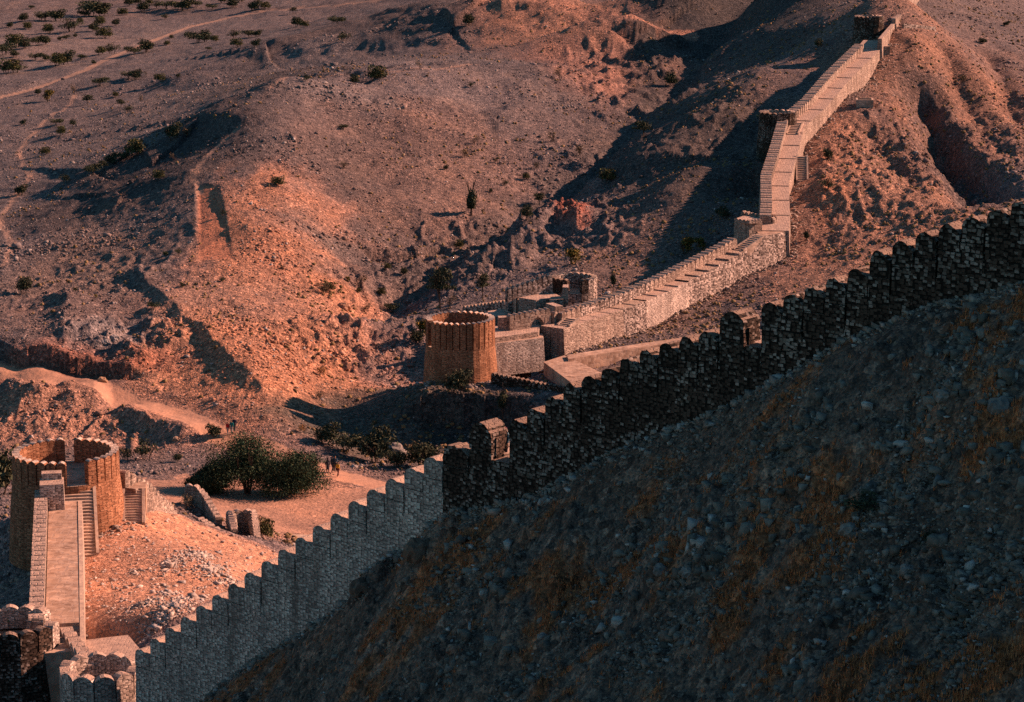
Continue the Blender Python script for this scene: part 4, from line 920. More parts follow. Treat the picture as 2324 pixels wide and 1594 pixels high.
# stair let into the walkway and the flight on its right
m_ = S2.at(S2.s[4] - 1)[0]; nn = S2.at(S2.s[4] - 1)[2]
a = S2.at(S2.s[4] + 1.5); b = S2.at(S2.s[4] - 4.5); stairs(FRR, a[0] + (a[2] * -1.6).to_3d() + Vector((0, 0, .45)), b[0] + (b[2] * -1.6).to_3d() + Vector((0, 0, .1)), 1.6, 8)
a, b = wd_(1820, 351, 379.5), wd_(1821, 398, 374.5); stairs(FRR, (a.x, a.y, a.z), (b.x, b.y, zg(b.x, b.y) + .1), 1.4, 12)
# bastions on the far rampart
c = wd_(1766, 262, 397)
B2 = empty('bastion', (c.x, c.y, 18), 'dark round bastion halfway up the far rampart', 'bastion')
n = 18; sk = [int(((R(a)) % (2 * math.pi)) / (2 * math.pi) * n) % n for a in (-5, 15)]
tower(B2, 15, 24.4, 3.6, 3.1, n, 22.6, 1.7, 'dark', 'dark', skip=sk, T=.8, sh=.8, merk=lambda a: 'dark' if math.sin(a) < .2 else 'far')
c = wd_(1973, 40, 455)
B3 = empty('bastion', (c.x, c.y, 29), 'dark round bastion at the top end of the far rampart', 'bastion')
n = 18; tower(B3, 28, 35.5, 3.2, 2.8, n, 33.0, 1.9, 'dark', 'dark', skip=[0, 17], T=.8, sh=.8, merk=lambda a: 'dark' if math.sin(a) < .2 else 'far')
w0_, w1_, w2_ = wd_(2001, 100, 441), wd_(2030, 76, 455), wd_(2049, 62, 466)
HW = empty('rampart_wall', w0_, 'tall bright screen wall beside the walkway at the top of the far rampart', 'fortress wall')
hp = Path([(w0_.x, w0_.y, 32.3), (w1_.x, w1_.y, 33.9), (w2_.x, w2_.y, 34.0)])
strip(hp, [0, hp.s[1]], [(32.4, 34.0)], -.7, 0, 'wall_section', M['far'], HW, batter=.06); strip(hp, [hp.s[1] + .1, hp.L], [(34.0, 34.0)], -.7, .3, 'wall_section', M['far'], HW, batter=.06)
parapet(HW, hp, -.3, .7, 1.3, 1.2, 'far', a=hp.s[1] + .4)
mb = MB(); a = hp.at(hp.L)[0]; mb.box((a.x - 2.6, a.y + .5, 28), 5.4, .8, 6.0, .0); mb.build('cross_wall', M['far'], HW)
s3 = [wd_(2020, 40, 466), wd_(2040, 14, 484), wd_(2075, -22, 512), wd_(2110, -60, 545)]
S3 = Path([(p.x, p.y, z) for p, z in zip(s3, (34.4, 36.2, 38.8, 41.8))])
FE = empty('rampart_wall', S3.p[0], 'last stretch of wall leaving the top edge behind the upper bastion', 'fortress wall')
st, tp = graded(S3, None, 6, .7); strip(S3, st, tp, -2.4, 0, 'walkway', M['far'], FE); parapet(FE, S3, -2.0, .7, 1.4, 1.2, 'far')
# short wall, buttress block and cistern on the right
a, b = gcast(2051, 66), gcast(2124, 73); a.z = zg(a.x, a.y) + .9; b.z = zg(b.x, b.y) + .9; sw = Path([a, b])
SW = empty('low_stone_wall', a, 'short low stone wall sticking out right of the upper bastion', 'wall'); strip(sw, [0, sw.L], [(a.z, b.z)], -.5, 0, 'masonry', M['rubble'], SW)
p = gcast(2008, 122); BB = empty('stone_block', (p.x, p.y, p.z), 'square stone buttress block below the tall screen wall', 'buttress')
mb = MB(); mb.box((p.x, p.y, p.z - 1.2), 1.7, 1.6, 2.6, .0, .06); mb.build('masonry', M['far'], BB)
p = gcast(1962, 238); CI = empty('stone_cistern', p, 'small open stone cistern box on the slope right of the far rampart', 'cistern')
mb = MB(); s_ = 2.9; hh = 1.0; az = -.12
for (dx, dy, lx, ly) in ((0, -s_ / 2, s_, .3), (0, s_ / 2, s_, .3), (-s_ / 2 + .15, 0, .3, s_ - .31), (s_ / 2 - .15, 0, .3, s_ - .31)):
    ca, sa_ = math.cos(az), math.sin(az); mb.box((p.x + dx * ca - dy * sa_, p.y + dx * sa_ + dy * ca, p.z - .8), lx, ly, hh + .8, az)
mb.build('cistern_walls', M['tread'], CI)

# ------------------------------------------------------------------ stones and dry grass (uncountable)
rng = np.random.default_rng(7)
PHI = (1 + 5 ** .5) / 2
ICO_V = np.array([(-1, PHI, 0), (1, PHI, 0), (-1, -PHI, 0), (1, -PHI, 0), (0, -1, PHI), (0, 1, PHI), (0, -1, -PHI), (0, 1, -PHI), (PHI, 0, -1), (PHI, 0, 1), (-PHI, 0, -1), (-PHI, 0, 1)]) / 1.9
ICO_F = np.array([(0, 11, 5), (0, 5, 1), (0, 1, 7), (0, 7, 10), (0, 10, 11), (1, 5, 9), (5, 11, 4), (11, 10, 2), (10, 7, 6), (7, 1, 8), (3, 9, 4), (3, 4, 2), (3, 2, 6), (3, 6, 8), (3, 8, 9), (4, 9, 5), (2, 4, 11), (6, 2, 10), (8, 6, 7), (9, 8, 1)])
BOX_V = np.array([(x, y, z) for z in (-.7, .7) for y in (-.8, .8) for x in (-.9, .9)]) * .95
BOX_F = np.array([(0, 2, 3), (0, 3, 1), (4, 5, 7), (4, 7, 6), (0, 1, 5), (0, 5, 4), (1, 3, 7), (1, 7, 5), (3, 2, 6), (3, 6, 7), (2, 0, 4), (2, 4, 6)])
def rocks(name, label, X, Y, S, C, flat=.7, parent=None, kind='stuff', sink=.25, angular=False):
    n = len(X); Z = zg(X, Y); BV, BF = (BOX_V, BOX_F) if angular else (ICO_V, ICO_F); q = len(BV); tpl = BV[None] * (1 + rng.uniform(-.42, .42, (9, q, 1))) + (rng.uniform(-.35, .35, (9, q, 3)) if angular else 0); k = rng.integers(0, 9, n); v = tpl[k]
    a = rng.uniform(0, 6.28, n); ca, sa_ = np.cos(a)[:, None], np.sin(a)[:, None]; sc = S[:, None] * (rng.uniform(.5, 1.5, (n, 3)) if angular else rng.uniform(.7, 1.3, (n, 3)))
    x, y, z = v[..., 0] * sc[:, :1], v[..., 1] * sc[:, 1:2], v[..., 2] * sc[:, 2:] * flat
    W = np.stack([x * ca - y * sa_ + X[:, None], x * sa_ + y * ca + Y[:, None], z + (Z + S * flat * sink)[:, None]], -1).reshape(-1, 3)
    Fc = (BF[None] + (np.arange(n) * q)[:, None, None]).reshape(-1, 3); me = npmesh(name, W, Fc)
    c = me.attributes.new('tint', 'FLOAT_COLOR', 'POINT'); cc = np.concatenate([np.repeat(C, q, 0), np.ones((n * q, 1))], 1); c.data.foreach_set('color', cc.astype(np.float32).ravel())
    o = link(name, me, M['rock']); tag(o, label, kind=kind); return o
def sample(n, a0, a1, y0, y1, pw=1.0):
    a = rng.uniform(a0, a1, n); y = 1 / rng.uniform(1 / y1, 1 / y0, n); return a * y, y
def look(G, X, Y): return bil(np.clip(X / Y, aa[0], aa[-1]), Y, aa, yy, G)
def rock_cols(n, base, var=.35, pale=.12):
    k = rng.uniform(1 - var, 1 + var, (n, 1)); c = np.array(base) * k; m = rng.uniform(size=n) < pale; c[m] = np.array((.42, .36, .33)) * rng.uniform(.7, 1.1, (m.sum(), 1)); return c
# near slope
X, Y = sample(120000, -.23, .23, 76, 150); m = NS(X, Y) < -.5
X, Y = X[m], Y[m]; cl = fbm(X * .16, Y * .16, 3, 301) + .5 * fbm(X * .6, Y * .6, 2, 302); m = rng.uniform(size=len(X)) < np.clip(.16 + cl * 1.1, .05, 1); X, Y, cl = X[m], Y[m], cl[m]
S = .024 + .02 * rng.exponential(1, len(X)) + np.clip(cl, 0, 1) * .042 * rng.exponential(1, len(X)); S = np.minimum(S, .32)
rocks('loose_stones', 'grey limestone stones strewn over the dark near slope', X, Y, S, rock_cols(len(X), (.16, .125, .105), .5, .05), angular=True)
cx, cy = [], []
for (u, v, k, r_) in ((1500, 1295, 90, 1.5), (1560, 1300, 60, 1.1), (1640, 1250, 60, 1.3), (2150, 935, 110, 1.8), (2090, 1000, 80, 1.4), (2290, 940, 80, 1.5), (1950, 1220, 110, 1.7), (1750, 1150, 60, 1.6), (2250, 1100, 90, 1.8), (1430, 1250, 60, 1.3), (2000, 1300, 60, 1.2), (1660, 1060, 50, 1.4), (1280, 1420, 50, 1.2), (1100, 1350, 50, 1.4), (2200, 1280, 70, 1.6), (1850, 930, 60, 1.3), (1240, 1140, 40, .9), (1800, 1500, 50, 1.3), (2200, 800, 60, 1.4), (1020, 1500, 40, 1.1)):
    p = fc(u, v); a = rng.uniform(0, 6.28, k); r = r_ * np.abs(rng.normal(size=k)); cx.append(p.x + r * np.cos(a) * 1.4); cy.append(p.y + r * np.sin(a))
X, Y = np.concatenate(cx), np.concatenate(cy); m = NS(X, Y) < -.5; X, Y = X[m], Y[m]
rocks('rock_clusters', 'clusters of grey boulders on the dark near slope', X, Y, .06 + .065 * rng.exponential(1, len(X)).clip(0, 2.6), rock_cols(len(X), (.17, .145, .125), .4, .06), flat=1.1, sink=.0, angular=True)
# hillsides
X, Y = sample(150000, -.23, .23, 205, 620); C = look(calm, X, Y); m = rng.uniform(size=len(X)) > C * 1.2
X, Y = X[m], Y[m]; m = (Y > 205); X, Y = X[m], Y[m]
cl = fbm(X * .05, Y * .05, 3, 311) + .5 * fbm(X * .3, Y * .3, 2, 312); m = rng.uniform(size=len(X)) < np.clip(.34 + cl * .6, .10, 1); X, Y, cl = X[m], Y[m], cl[m]
S = .08 + .038 * rng.exponential(1, len(X)) + .10 * np.clip(cl - .25, 0, 1) * rng.exponential(1, len(X)); S = np.minimum(S, .8) * (1 + (Y - 250) / 700)
tn = np.stack([look(TN[..., i], X, Y) for i in range(3)], -1); C = tn * rng.uniform(.6, 1.5, (len(X), 1)); m = rng.uniform(size=len(X)) < .10; C[m] = np.array((.34, .29, .265)) * rng.uniform(.7, 1.2, (m.sum(), 1))
rocks('hillside_stones', 'small stones scattered over the sunlit hills', X, Y, S, C)
# rubble in the court
def heap(pxs, n, rad, s0, zf):
    xs, ys = [], []
    for (u, v, k) in pxs:
        p = wz(u, v, zf(v)); a = rng.uniform(0, 6.28, int(n * k)); r = rad * k ** .5 * np.sqrt(rng.uniform(size=len(a))) * rng.uniform(.3, 1.2, len(a)); xs.append(p.x + r * np.cos(a) * .9); ys.append(p.y + r * np.sin(a) * 2.2)
    return np.concatenate(xs), np.concatenate(ys)
zf = lambda v: float(np.interp(v, [1200, 1300, 1440, 1480], [12.5, 14.4, 17.2, 18]))
X, Y = heap([(440, 1258, 1), (480, 1285, 1), (390, 1285, .8), (520, 1300, .6), (460, 1250, .6), (360, 1420, 1), (400, 1400, 1), (340, 1450, 1), (290, 1460, .8), (330, 1385, .6), (430, 1365, .8), (380, 1345, .4), (250, 1455, .6), (300, 1300, .15)], 330, 1.7, .1, zf)
X = np.concatenate([X, rng.uniform(-35, -18, 1500)]); Y = np.concatenate([Y, rng.uniform(150, 196, 1500)]); m = NS(X, Y) > 4; X, Y = X[m], Y[m]
keep = look(court, X, Y) > .4; X, Y = X[keep], Y[keep]
rocks('rubble', 'pale broken stones heaped in the sunlit court', X, Y, .035 + .038 * rng.exponential(1, len(X)), rock_cols(len(X), (.40, .31, .26), .3, .2), angular=True)
# fallen stones along the feet of the walls
xs, ys = [], []
def debris(pts, per_m, spread):
    for a, b in zip(pts, pts[1:]):
        l = math.hypot(b[0] - a[0], b[1] - a[1]); k = int(l * per_m); t = rng.uniform(size=k); w = np.abs(rng.normal(size=k)) * spread * rng.uniform(.2, 1, k); nx, ny = (b[1] - a[1]) / l, -(b[0] - a[0]) / l
        xs.append(a[0] + (b[0] - a[0]) * t + nx * w); ys.append(a[1] + (b[1] - a[1]) * t + ny * w)
debris([(p.x, p.y) for p in S1.p], 16, 1.6); debris([(p.x, p.y) for p in S2.p], 14, 1.8); debris([(pA.x, pA.y), (pB.x, pB.y)], 26, .9)
for rt, r_ in ((LT, 4.9), (MT, 4.8)):
    c_ = rt.location; k = 260; a = rng.uniform(0, 6.28, k); r = r_ + np.abs(rng.normal(size=k)) * .8; xs.append(c_.x + r * np.cos(a)); ys.append(c_.y + r * np.sin(a))
X, Y = np.concatenate(xs), np.concatenate(ys); rocks('wall_debris', 'fallen stones lying along the feet of the walls and towers', X, Y, .06 + .06 * rng.exponential(1, len(X)).clip(0, 3), rock_cols(len(X), (.24, .185, .155), .4, .1), angular=True)
# dry grass on the near slope
X, Y = sample(60000, -.23, .23, 76, 150); m = NS(X, Y) < -.4; X, Y = X[m], Y[m]
g = look(gp[..., 0].astype(float), X, Y); m = rng.uniform(size=len(X)) < .03 + .9 * g ** 1.5; X, Y = X[m][:16000], Y[m][:16000]
n = len(X); Z = zg(X, Y); B = 7; hgt = rng.uniform(.10, .32, (n, B)); an = rng.uniform(0, 6.28, (n, B)); ln = rng.uniform(.04, .16, (n, B)); w = .022
bx = X[:, None] + rng.uniform(-.12, .12, (n, B)); by = Y[:, None] + rng.uniform(-.12, .12, (n, B)); bz_ = Z[:, None] - .03 + 0 * hgt
px, py = -np.sin(an) * w, np.cos(an) * w
v = np.stack([np.stack([bx - px, by - py, bz_], -1), np.stack([bx + px, by + py, bz_], -1), np.stack([bx + np.cos(an) * ln, by + np.sin(an) * ln, bz_ + hgt], -1)], 2).reshape(-1, 3)
me = npmesh('dry_grass', v, np.arange(len(v)).reshape(-1, 3)); c = me.attributes.new('tint', 'FLOAT_COLOR', 'POINT')
col = np.array((.52, .185, .075)) * rng.uniform(.6, 1.3, (n, 1, 1)) * np.ones((n, B * 3, 3)); c.data.foreach_set('color', np.concatenate([col.reshape(-1, 3), np.ones((len(v), 1))], 1).astype(np.float32).ravel())
tag(link('dry_grass', me, M['grass']), 'straw coloured dry grass tufts on the near slope', kind='stuff')
# dry grass dots on the hills
X, Y = sample(50000, -.23, .23, 205, 620); C = look(calm, X, Y); m = (rng.uniform(size=len(X)) > C * 1.2) & (Y > 205); X, Y = X[m], Y[m]
cl = fbm(X * .04, Y * .04, 3, 321) + X / Y * 2.2; m = rng.uniform(size=len(X)) < np.clip(.12 + cl * .6, .02, .8); X, Y = X[m], Y[m]
n = len(X); cc = np.array((.20, .13, .065)) * rng.uniform(.55, 1.3, (n, 1))
o = rocks('desert_scrub', 'tiny dry scrub tussocks dotted over the hills', X, Y, rng.uniform(.12, .34, n), cc, flat=.8)

# ------------------------------------------------------------------ shrubs and trees
def foliage(seed, w, h, n, leaf, cols, base=.05, lobes=7, squash=1.0, hollow=.35, name='foliage', low=.30):
    r = np.random.default_rng(seed); L_ = []
    for i in range(lobes):
        a = r.uniform(0, 6.28); rr = r.uniform(.0, .42) * w; z = r.uniform(low, .80) * h; L_.append((rr * math.cos(a), rr * math.sin(a), z, r.uniform(.20, .34) * w, r.uniform(.14, .26) * h, r.uniform(.7, 1.25)))
    L_ = np.array(L_); k = r.choice(len(L_), n, p=(L_[:, 3] ** 2) / (L_[:, 3] ** 2).sum()); d = r.normal(size=(n, 3)); d /= np.linalg.norm(d, axis=1)[:, None]
    rad = (hollow + (1 - hollow) * r.uniform(size=(n, 1)) ** .5) * (1 + .18 * r.normal(size=(n, 1)))
    P = L_[k, :3] + d * rad * np.stack([L_[k, 3], L_[k, 3], L_[k, 4]], 1); P[:, 2] = np.clip(P[:, 2], base * h, None)
    a = r.normal(size=(n, 3)); a /= np.linalg.norm(a, axis=1)[:, None]; b = np.cross(a, r.normal(size=(n, 3))); b /= np.linalg.norm(b, axis=1)[:, None]
    s = leaf * r.uniform(.6, 1.5, (n, 1)); V = np.stack([P - a * s - b * s * .45, P + a * s - b * s * .3, P + a * s * .8 + b * s * .5, P - a * s * .7 + b * s * .4], 1).reshape(-1, 3)
    me = npmesh(name, V, np.arange(4 * n).reshape(-1, 4)); ci = r.integers(0, len(cols), n); c = np.array(cols)[ci] * (L_[k, 5] * r.uniform(.6, 1.4, n))[:, None]
    at = me.attributes.new('tint', 'FLOAT_COLOR', 'POINT'); at.data.foreach_set('color', np.concatenate([np.repeat(c, 4, 0), np.ones((4 * n, 1))], 1).astype(np.float32).ravel())
    me.materials.append(M['leaf']); return me
def stems(seed, w, h, n, r0, name='trunk', lean=.5, up=.75, split=2):
    r = random.Random(seed); mb = MB()
    def limb(p, q, ra, rb):
        d = (q - p).normalized(); u_ = d.orthogonal().normalized(); v_ = d.cross(u_); b = len(mb.v)
        for (c, rr) in ((p, ra), (q, rb)):
            for k in range(5): a = k * 1.2566; mb.v.append(tuple(c + u_ * math.cos(a) * rr + v_ * math.sin(a) * rr))
        for k in range(5): mb.f.append((b + k, b + (k + 1) % 5, b + 5 + (k + 1) % 5, b + 5 + k))
    def grow(p, d, l, rad, lv):
        q = p + d * l; limb(p, q, rad, rad * .65)
        if lv > 0:
            for _ in range(split + (lv > 1)):
                nd = (d + Vector((r.uniform(-1, 1), r.uniform(-1, 1), r.uniform(-.2, .7))) * lean).normalized(); grow(q, nd, l * r.uniform(.55, .85), rad * .6, lv - 1)
    for i in range(n):
        a = r.uniform(0, 6.28); d = Vector((math.cos(a) * lean * .6, math.sin(a) * lean * .6, 1)).normalized() if n > 1 else Vector((r.uniform(-.1, .1), 0, 1)); grow(Vector((math.cos(a) * .06 * w * (n > 1), math.sin(a) * .06 * w * (n > 1), -.25)), d, h * up * .55, r0, 2)
    me = mb.mesh(name); me.materials.append(M['bark']); return me
DG = [(.050, .060, .036), (.065, .075, .042), (.038, .050, .032), (.09, .085, .05)]
OL = [(.075, .075, .032), (.06, .07, .03), (.10, .085, .035), (.045, .055, .028)]
DRY = [(.12, .085, .05), (.09, .07, .045), (.15, .10, .055), (.07, .06, .04)]
YE = [(.16, .12, .03), (.10, .10, .03), (.20, .13, .035)]
ORG = [(.30, .15, .06), (.25, .13, .05), (.18, .11, .05)]
PROTO = {}
for k, (cols, ww, hh, nn_, lf) in {'bushA': (DG, 1.25, 1.0, 1100, .045), 'bushB': (DG, 1.5, 1.0, 1200, .045), 'bushC': (OL, 1.2, 1.0, 1000, .045), 'sparse': (DRY, 1.1, 1.0, 420, .04), 'sparseD': (DG, 1.0, 1.0, 480, .04), 'yellow': (YE, 1.0, 1.0, 700, .05), 'straw': (ORG, 1.3, 1.0, 900, .035)}.items():
    PROTO[k] = (foliage(hash(k) % 97 if False else sum(map(ord, k)), ww, hh, nn_, lf, cols), stems(sum(map(ord, k)) + 1, 1, 1, 3, .028))
PROTO['umbrella'] = (foliage(41, 1.0, 1.0, 900, .035, DG, base=.45, lobes=6), stems(42, 1, 1, 1, .045, up=.85))
PROTO['slender'] = (foliage(43, .42, 1.0, 1500, .028, DG, base=.22, lobes=9), stems(44, .3, 1, 1, .04, up=1.0, lean=.2))
PROTO['bare'] = (foliage(45, .9, .95, 260, .03, DRY, base=.3, lobes=6), stems(46, 1, 1, 2, .03, lean=.75, split=3))
NPX = 0
def plant(kind, u, v, hpx, label, cat, group=None, name=None, z=None, wide=1.0):
    """stands where the photo shows its foot; hpx = height in photo pixels."""
    global NPX; NPX += 1
    p = gcast(u, v) if z is None else wz(u, v, z)
    zf_ = zg(p.x, p.y); d = p.y * CP + (H - zf_) * SP; hm = hpx / F * d / .97
    nm = name or ('desert_tree' if cat == 'tree' else 'thorn_shrub'); fm, sm = PROTO[kind]
    r = random.Random(NPX); o = empty(nm, (p.x, p.y, zf_), label, cat, group, r.uniform(0, 6.28)); o.scale = (hm * wide, hm * wide, hm)
    a = bpy.data.objects.new('crown' if cat == 'tree' else 'foliage', fm); COL.objects.link(a); a.parent = o
    b = bpy.data.objects.new('trunk' if cat == 'tree' else 'stem', sm); COL.objects.link(b); b.parent = o
    return o
# far gravel plain, upper left
Z1 = [(145, 140, 45), (300, 135, 55), (370, 135, 60), (310, 215, 50), (460, 205, 80), (590, 110, 90), (650, 105, 65), (640, 165, 50), (600, 200, 45), (540, 110, 35), (740, 165, 35), (680, 245, 60), (1050, 125, 35), (245, 290, 50), (290, 285, 45), (110, 300, 70), (160, 310, 55),
      (30, 350, 60), (95, 365, 40), (40, 470, 80), (95, 465, 75), (235, 385, 40), (295, 390, 35), (370, 420, 70), (420, 412, 70), (520, 380, 28), (600, 412, 22), (640, 350, 45), (715, 345, 60), (850, 350, 45), (930, 335, 65), (1060, 290, 25), (1095, 248, 20), (1255, 275, 60), (1310, 270, 60), (1375, 268, 35),
      (1500, 245, 50), (1590, 240, 40), (1640, 235, 35), (1520, 300, 45), (1630, 300, 40), (1330, 322, 18), (1890, 170, 50), (1950, 175, 35), (2120, 150, 45), (2160, 155, 40), (1620, 72, 55), (1700, 60, 40), (1480, 50, 50), (1350, 62, 30), (1180, 70, 65), (1130, 60, 40), (1010, 55, 45), (1070, 60, 45), (910, 78, 55), (770, 100, 40), (820, 40, 45), (1250, 45, 35), (1420, 20, 40), (1540, 15, 35),
      (2195, 265, 55), (830, 505, 45), (870, 510, 50), (1030, 520, 42), (1135, 500, 20), (640, 550, 45), (240, 605, 30), (735, 620, 28), (820, 715, 38), (365, 800, 35), (145, 800, 28), (280, 990, 42), (130, 1245, 55), (775, 1030, 45), (710, 1050, 55), (1785, 1195, 50), (1960, 520, 38), (2190, 830, 28), (60, 180, 30), (180, 190, 40), (480, 240, 20), (420, 255, 25), (380, 260, 20), (510, 150, 30), (255, 130, 40), (200, 60, 20), (870, 30, 40), (960, 30, 30)]
ks = ['bushA', 'bushB', 'bushA', 'bushC', 'sparseD', 'bushB', 'bushA', 'bushC']
ORD = 'first second third fourth fifth sixth seventh eighth ninth tenth eleventh twelfth thirteenth fourteenth fifteenth sixteenth'.split()
bands = {}
for i, (x, y, h) in enumerate(Z1): bands.setdefault((int(y // 75), min(3, int(x // 560))), []).append((x, i))
rk = {}
for k_, l_ in bands.items():
    for j, (x, i) in enumerate(sorted(l_)): rk[i] = (k_, j)
for i, (x, y, h) in enumerate(Z1):
    (bd, blk), j = rk[i]; sz = 'tiny' if h < 35 else 'small' if h < 50 else 'large'
    plant(ks[i % 8], x * .3559, y * .3559, h * .3559 * 1.3, '%s dark shrub, %s from left in %s band down, %s of far plain' % (sz, ORD[j], ORD[bd] if bd < 16 else 'last', ('left quarter', 'left middle', 'right middle', 'right quarter')[blk]), 'shrub', 'shrubs scattered over the far gravel plain', wide=1.25)
for x, y, h, k, l, c in ((1870, 92, 50, 'umbrella', 'tiny umbrella shaped tree beside the far pale track near the top edge', 'tree'), (925, 485, 32, 'bare', 'thin bare shrub below the far track', 'shrub'), (560, 672, 75, 'umbrella', 'dark spreading thorn tree at the foot of the far left shade', 'tree'),
                         (310, 650, 80, 'yellow', 'ochre leafed bush at the bend of the low bank on the far left', 'shrub'), (475, 600, 60, 'bare', 'thin grey leafless bush left of the dark spreading thorn tree', 'shrub'), (770, 690, 62, 'umbrella', 'small umbrella thorn tree below the first dark ridge', 'tree'), (905, 652, 45, 'bare', 'leafless bush on the slope under the first dark ridge', 'shrub'),
                         (465, 822, 62, 'umbrella', 'small thorn tree with a round crown on the left flat', 'tree'), (390, 865, 66, 'bushC', 'upright olive bush on the left flat casting a long shadow', 'shrub'), (1100, 892, 110, 'bushA', 'tall dark bush in the hollow below the curved black ridge', 'shrub'), (1190, 872, 62, 'sparse', 'sparse brown bush in the hollow right of the tall dark bush', 'shrub'),
                         (855, 1000, 125, 'bushC', 'large round olive bush in the dark hollow on the left', 'shrub'), (660, 1087, 70, 'umbrella', 'pale thorn tree in front of the large olive bush', 'tree'), (590, 1117, 75, 'bushB', 'dark round bush left of the pale thorn tree', 'shrub'), (415, 1167, 70, 'sparseD', 'spreading grey green bush on the stony left slope', 'shrub'),
                         (1000, 1150, 72, 'bushC', 'olive bush just above the bare lit knoll', 'shrub'), (1105, 1028, 55, 'bare', 'dead upright shrub in the shade under the curved ridge', 'shrub'), (1425, 1378, 50, 'sparseD', 'small tree growing out of the wall of the dug trench', 'shrub'), (2200, 1082, 52, 'sparse', 'small brown bush on the rocky hillside above the trench', 'shrub')):
    plant(k, x * .3559, y * .3559, h * .3559, l, c)
for x, y, h, k, l, c in ((150, 437, 115, 'bushA', 'large dark bush standing alone on the left slope with a long shadow', 'shrub'), (1135, 192, 50, 'sparseD', 'bush just below the foot of the dug trench', 'shrub'), (1050, 200, 32, 'bushC', 'small round bush left of the foot of the dug trench', 'shrub'), (1165, 398, 36, 'bushA', 'little dark bush on the lit slope below the trench', 'shrub'),
                         (485, 422, 26, 'bushC', 'low olive tuft right of the large lone bush', 'shrub'), (610, 467, 26, 'yellow', 'low yellowish tuft on the stony left slope', 'shrub'), (1420, 367, 28, 'bushB', 'flat dark bush on the orange slope', 'shrub'), (1365, 1364, 100, 'bushA', 'round dark bush at the roadside left of three walkers', 'shrub'),
                         (1930, 1327, 55, 'straw', 'round orange dry bush at the edge of the river bed', 'shrub'), (2050, 972, 60, 'straw', 'dry straw coloured bush above the shaded bank', 'shrub'), (2030, 1112, 52, 'sparse', 'thin dry bush on the lit bank edge', 'shrub'), (2090, 432, 70, 'bushC', 'olive bush among boulders on the right of the orange slope', 'shrub'),
                         (980, 542, 50, 'bushB', 'dark bush in the shade of the long low ledge', 'shrub'), (1790, 292, 52, 'bare', 'bare grey bush on the rocky orange slope', 'shrub'), (930, 1500, 150, 'sparseD', 'wide dim bush in the shade behind the lower left tower', 'shrub'), (1130, 1512, 60, 'bushA', 'small dark bush in the shade below the road', 'shrub'), (800, 1500, 100, 'sparseD', 'grey green bush right behind the lower left tower rim', 'shrub')):
    plant(k, x * .3559, 510.6 + y * .3559, h * .3559, l, c)
for x, y, h, k, l, c in ((140, 472, 100, 'bushC', 'upright olive bush on the crest line of the main hill', 'shrub'), (30, 492, 60, 'bushA', 'dark low bush on the crest line of the main hill', 'shrub'), (685, 152, 72, 'bushA', 'lone bush on the far shaded slope with a long diagonal shadow', 'shrub'), (400, 402, 50, 'bare', 'bare bush on the grey slope behind the main hill crest', 'shrub'),
                         (705, 512, 38, 'sparseD', 'small bush near the top of the main hill', 'shrub'), (735, 842, 58, 'bare', 'leafless bush halfway up the main hill', 'shrub'), (670, 922, 50, 'sparse', 'brown bush on the lower face of the main hill', 'shrub'), (1330, 902, 62, 'sparse', 'thin brown bush beside the upper wash', 'shrub'), (1080, 982, 42, 'sparse', 'small brown bush at the right foot of the main hill', 'shrub'),
                         (1030, 1042, 40, 'bushC', 'olive tuft at the right foot of the main hill', 'shrub'), (905, 1082, 42, 'sparseD', 'grey tuft above the slender lone tree', 'shrub'), (820, 1122, 26, 'bushA', 'tiny dark tuft right of the slender lone tree', 'shrub'), (850, 952, 32, 'sparse', 'little brown tuft on the main hill face', 'shrub'), (555, 992, 34, 'bushA', 'dark rock-like tuft on the main hill face', 'shrub'),
                         (705, 1252, 190, 'slender', 'tall slender lone tree on the main hill with a long flat shadow', 'tree'), (1100, 1200, 85, 'umbrella', 'grey crowned thorn tree above the dark hollow right of the slender tree', 'tree'), (1030, 1275, 80, 'bushA', 'wide dark bush in the hollow right of the slender tree', 'shrub'), (1870, 502, 85, 'bushA', 'round dark bush in the deep upper ravine', 'shrub'),
                         (1480, 1062, 90, 'bushC', 'olive tree beside the shaded lower ravine', 'tree'), (1700, 802, 110, 'umbrella', 'dim thorn tree in the shaded ravine', 'tree'), (1215, 462, 70, 'bare', 'bare thin tree in the gully at the hill top', 'tree'), (1165, 830, 75, 'bare', 'bare sapling in the dry gully of the hill', 'shrub'), (2180, 1272, 72, 'bushA', 'dark bush in the shade left of the square turret', 'shrub'), (2140, 1250, 40, 'bushA', 'faint dark tuft in the shade of the far rampart', 'shrub')):
    plant(k, 794.3 + x * .3906, y * .3906, h * .3906, l, c)
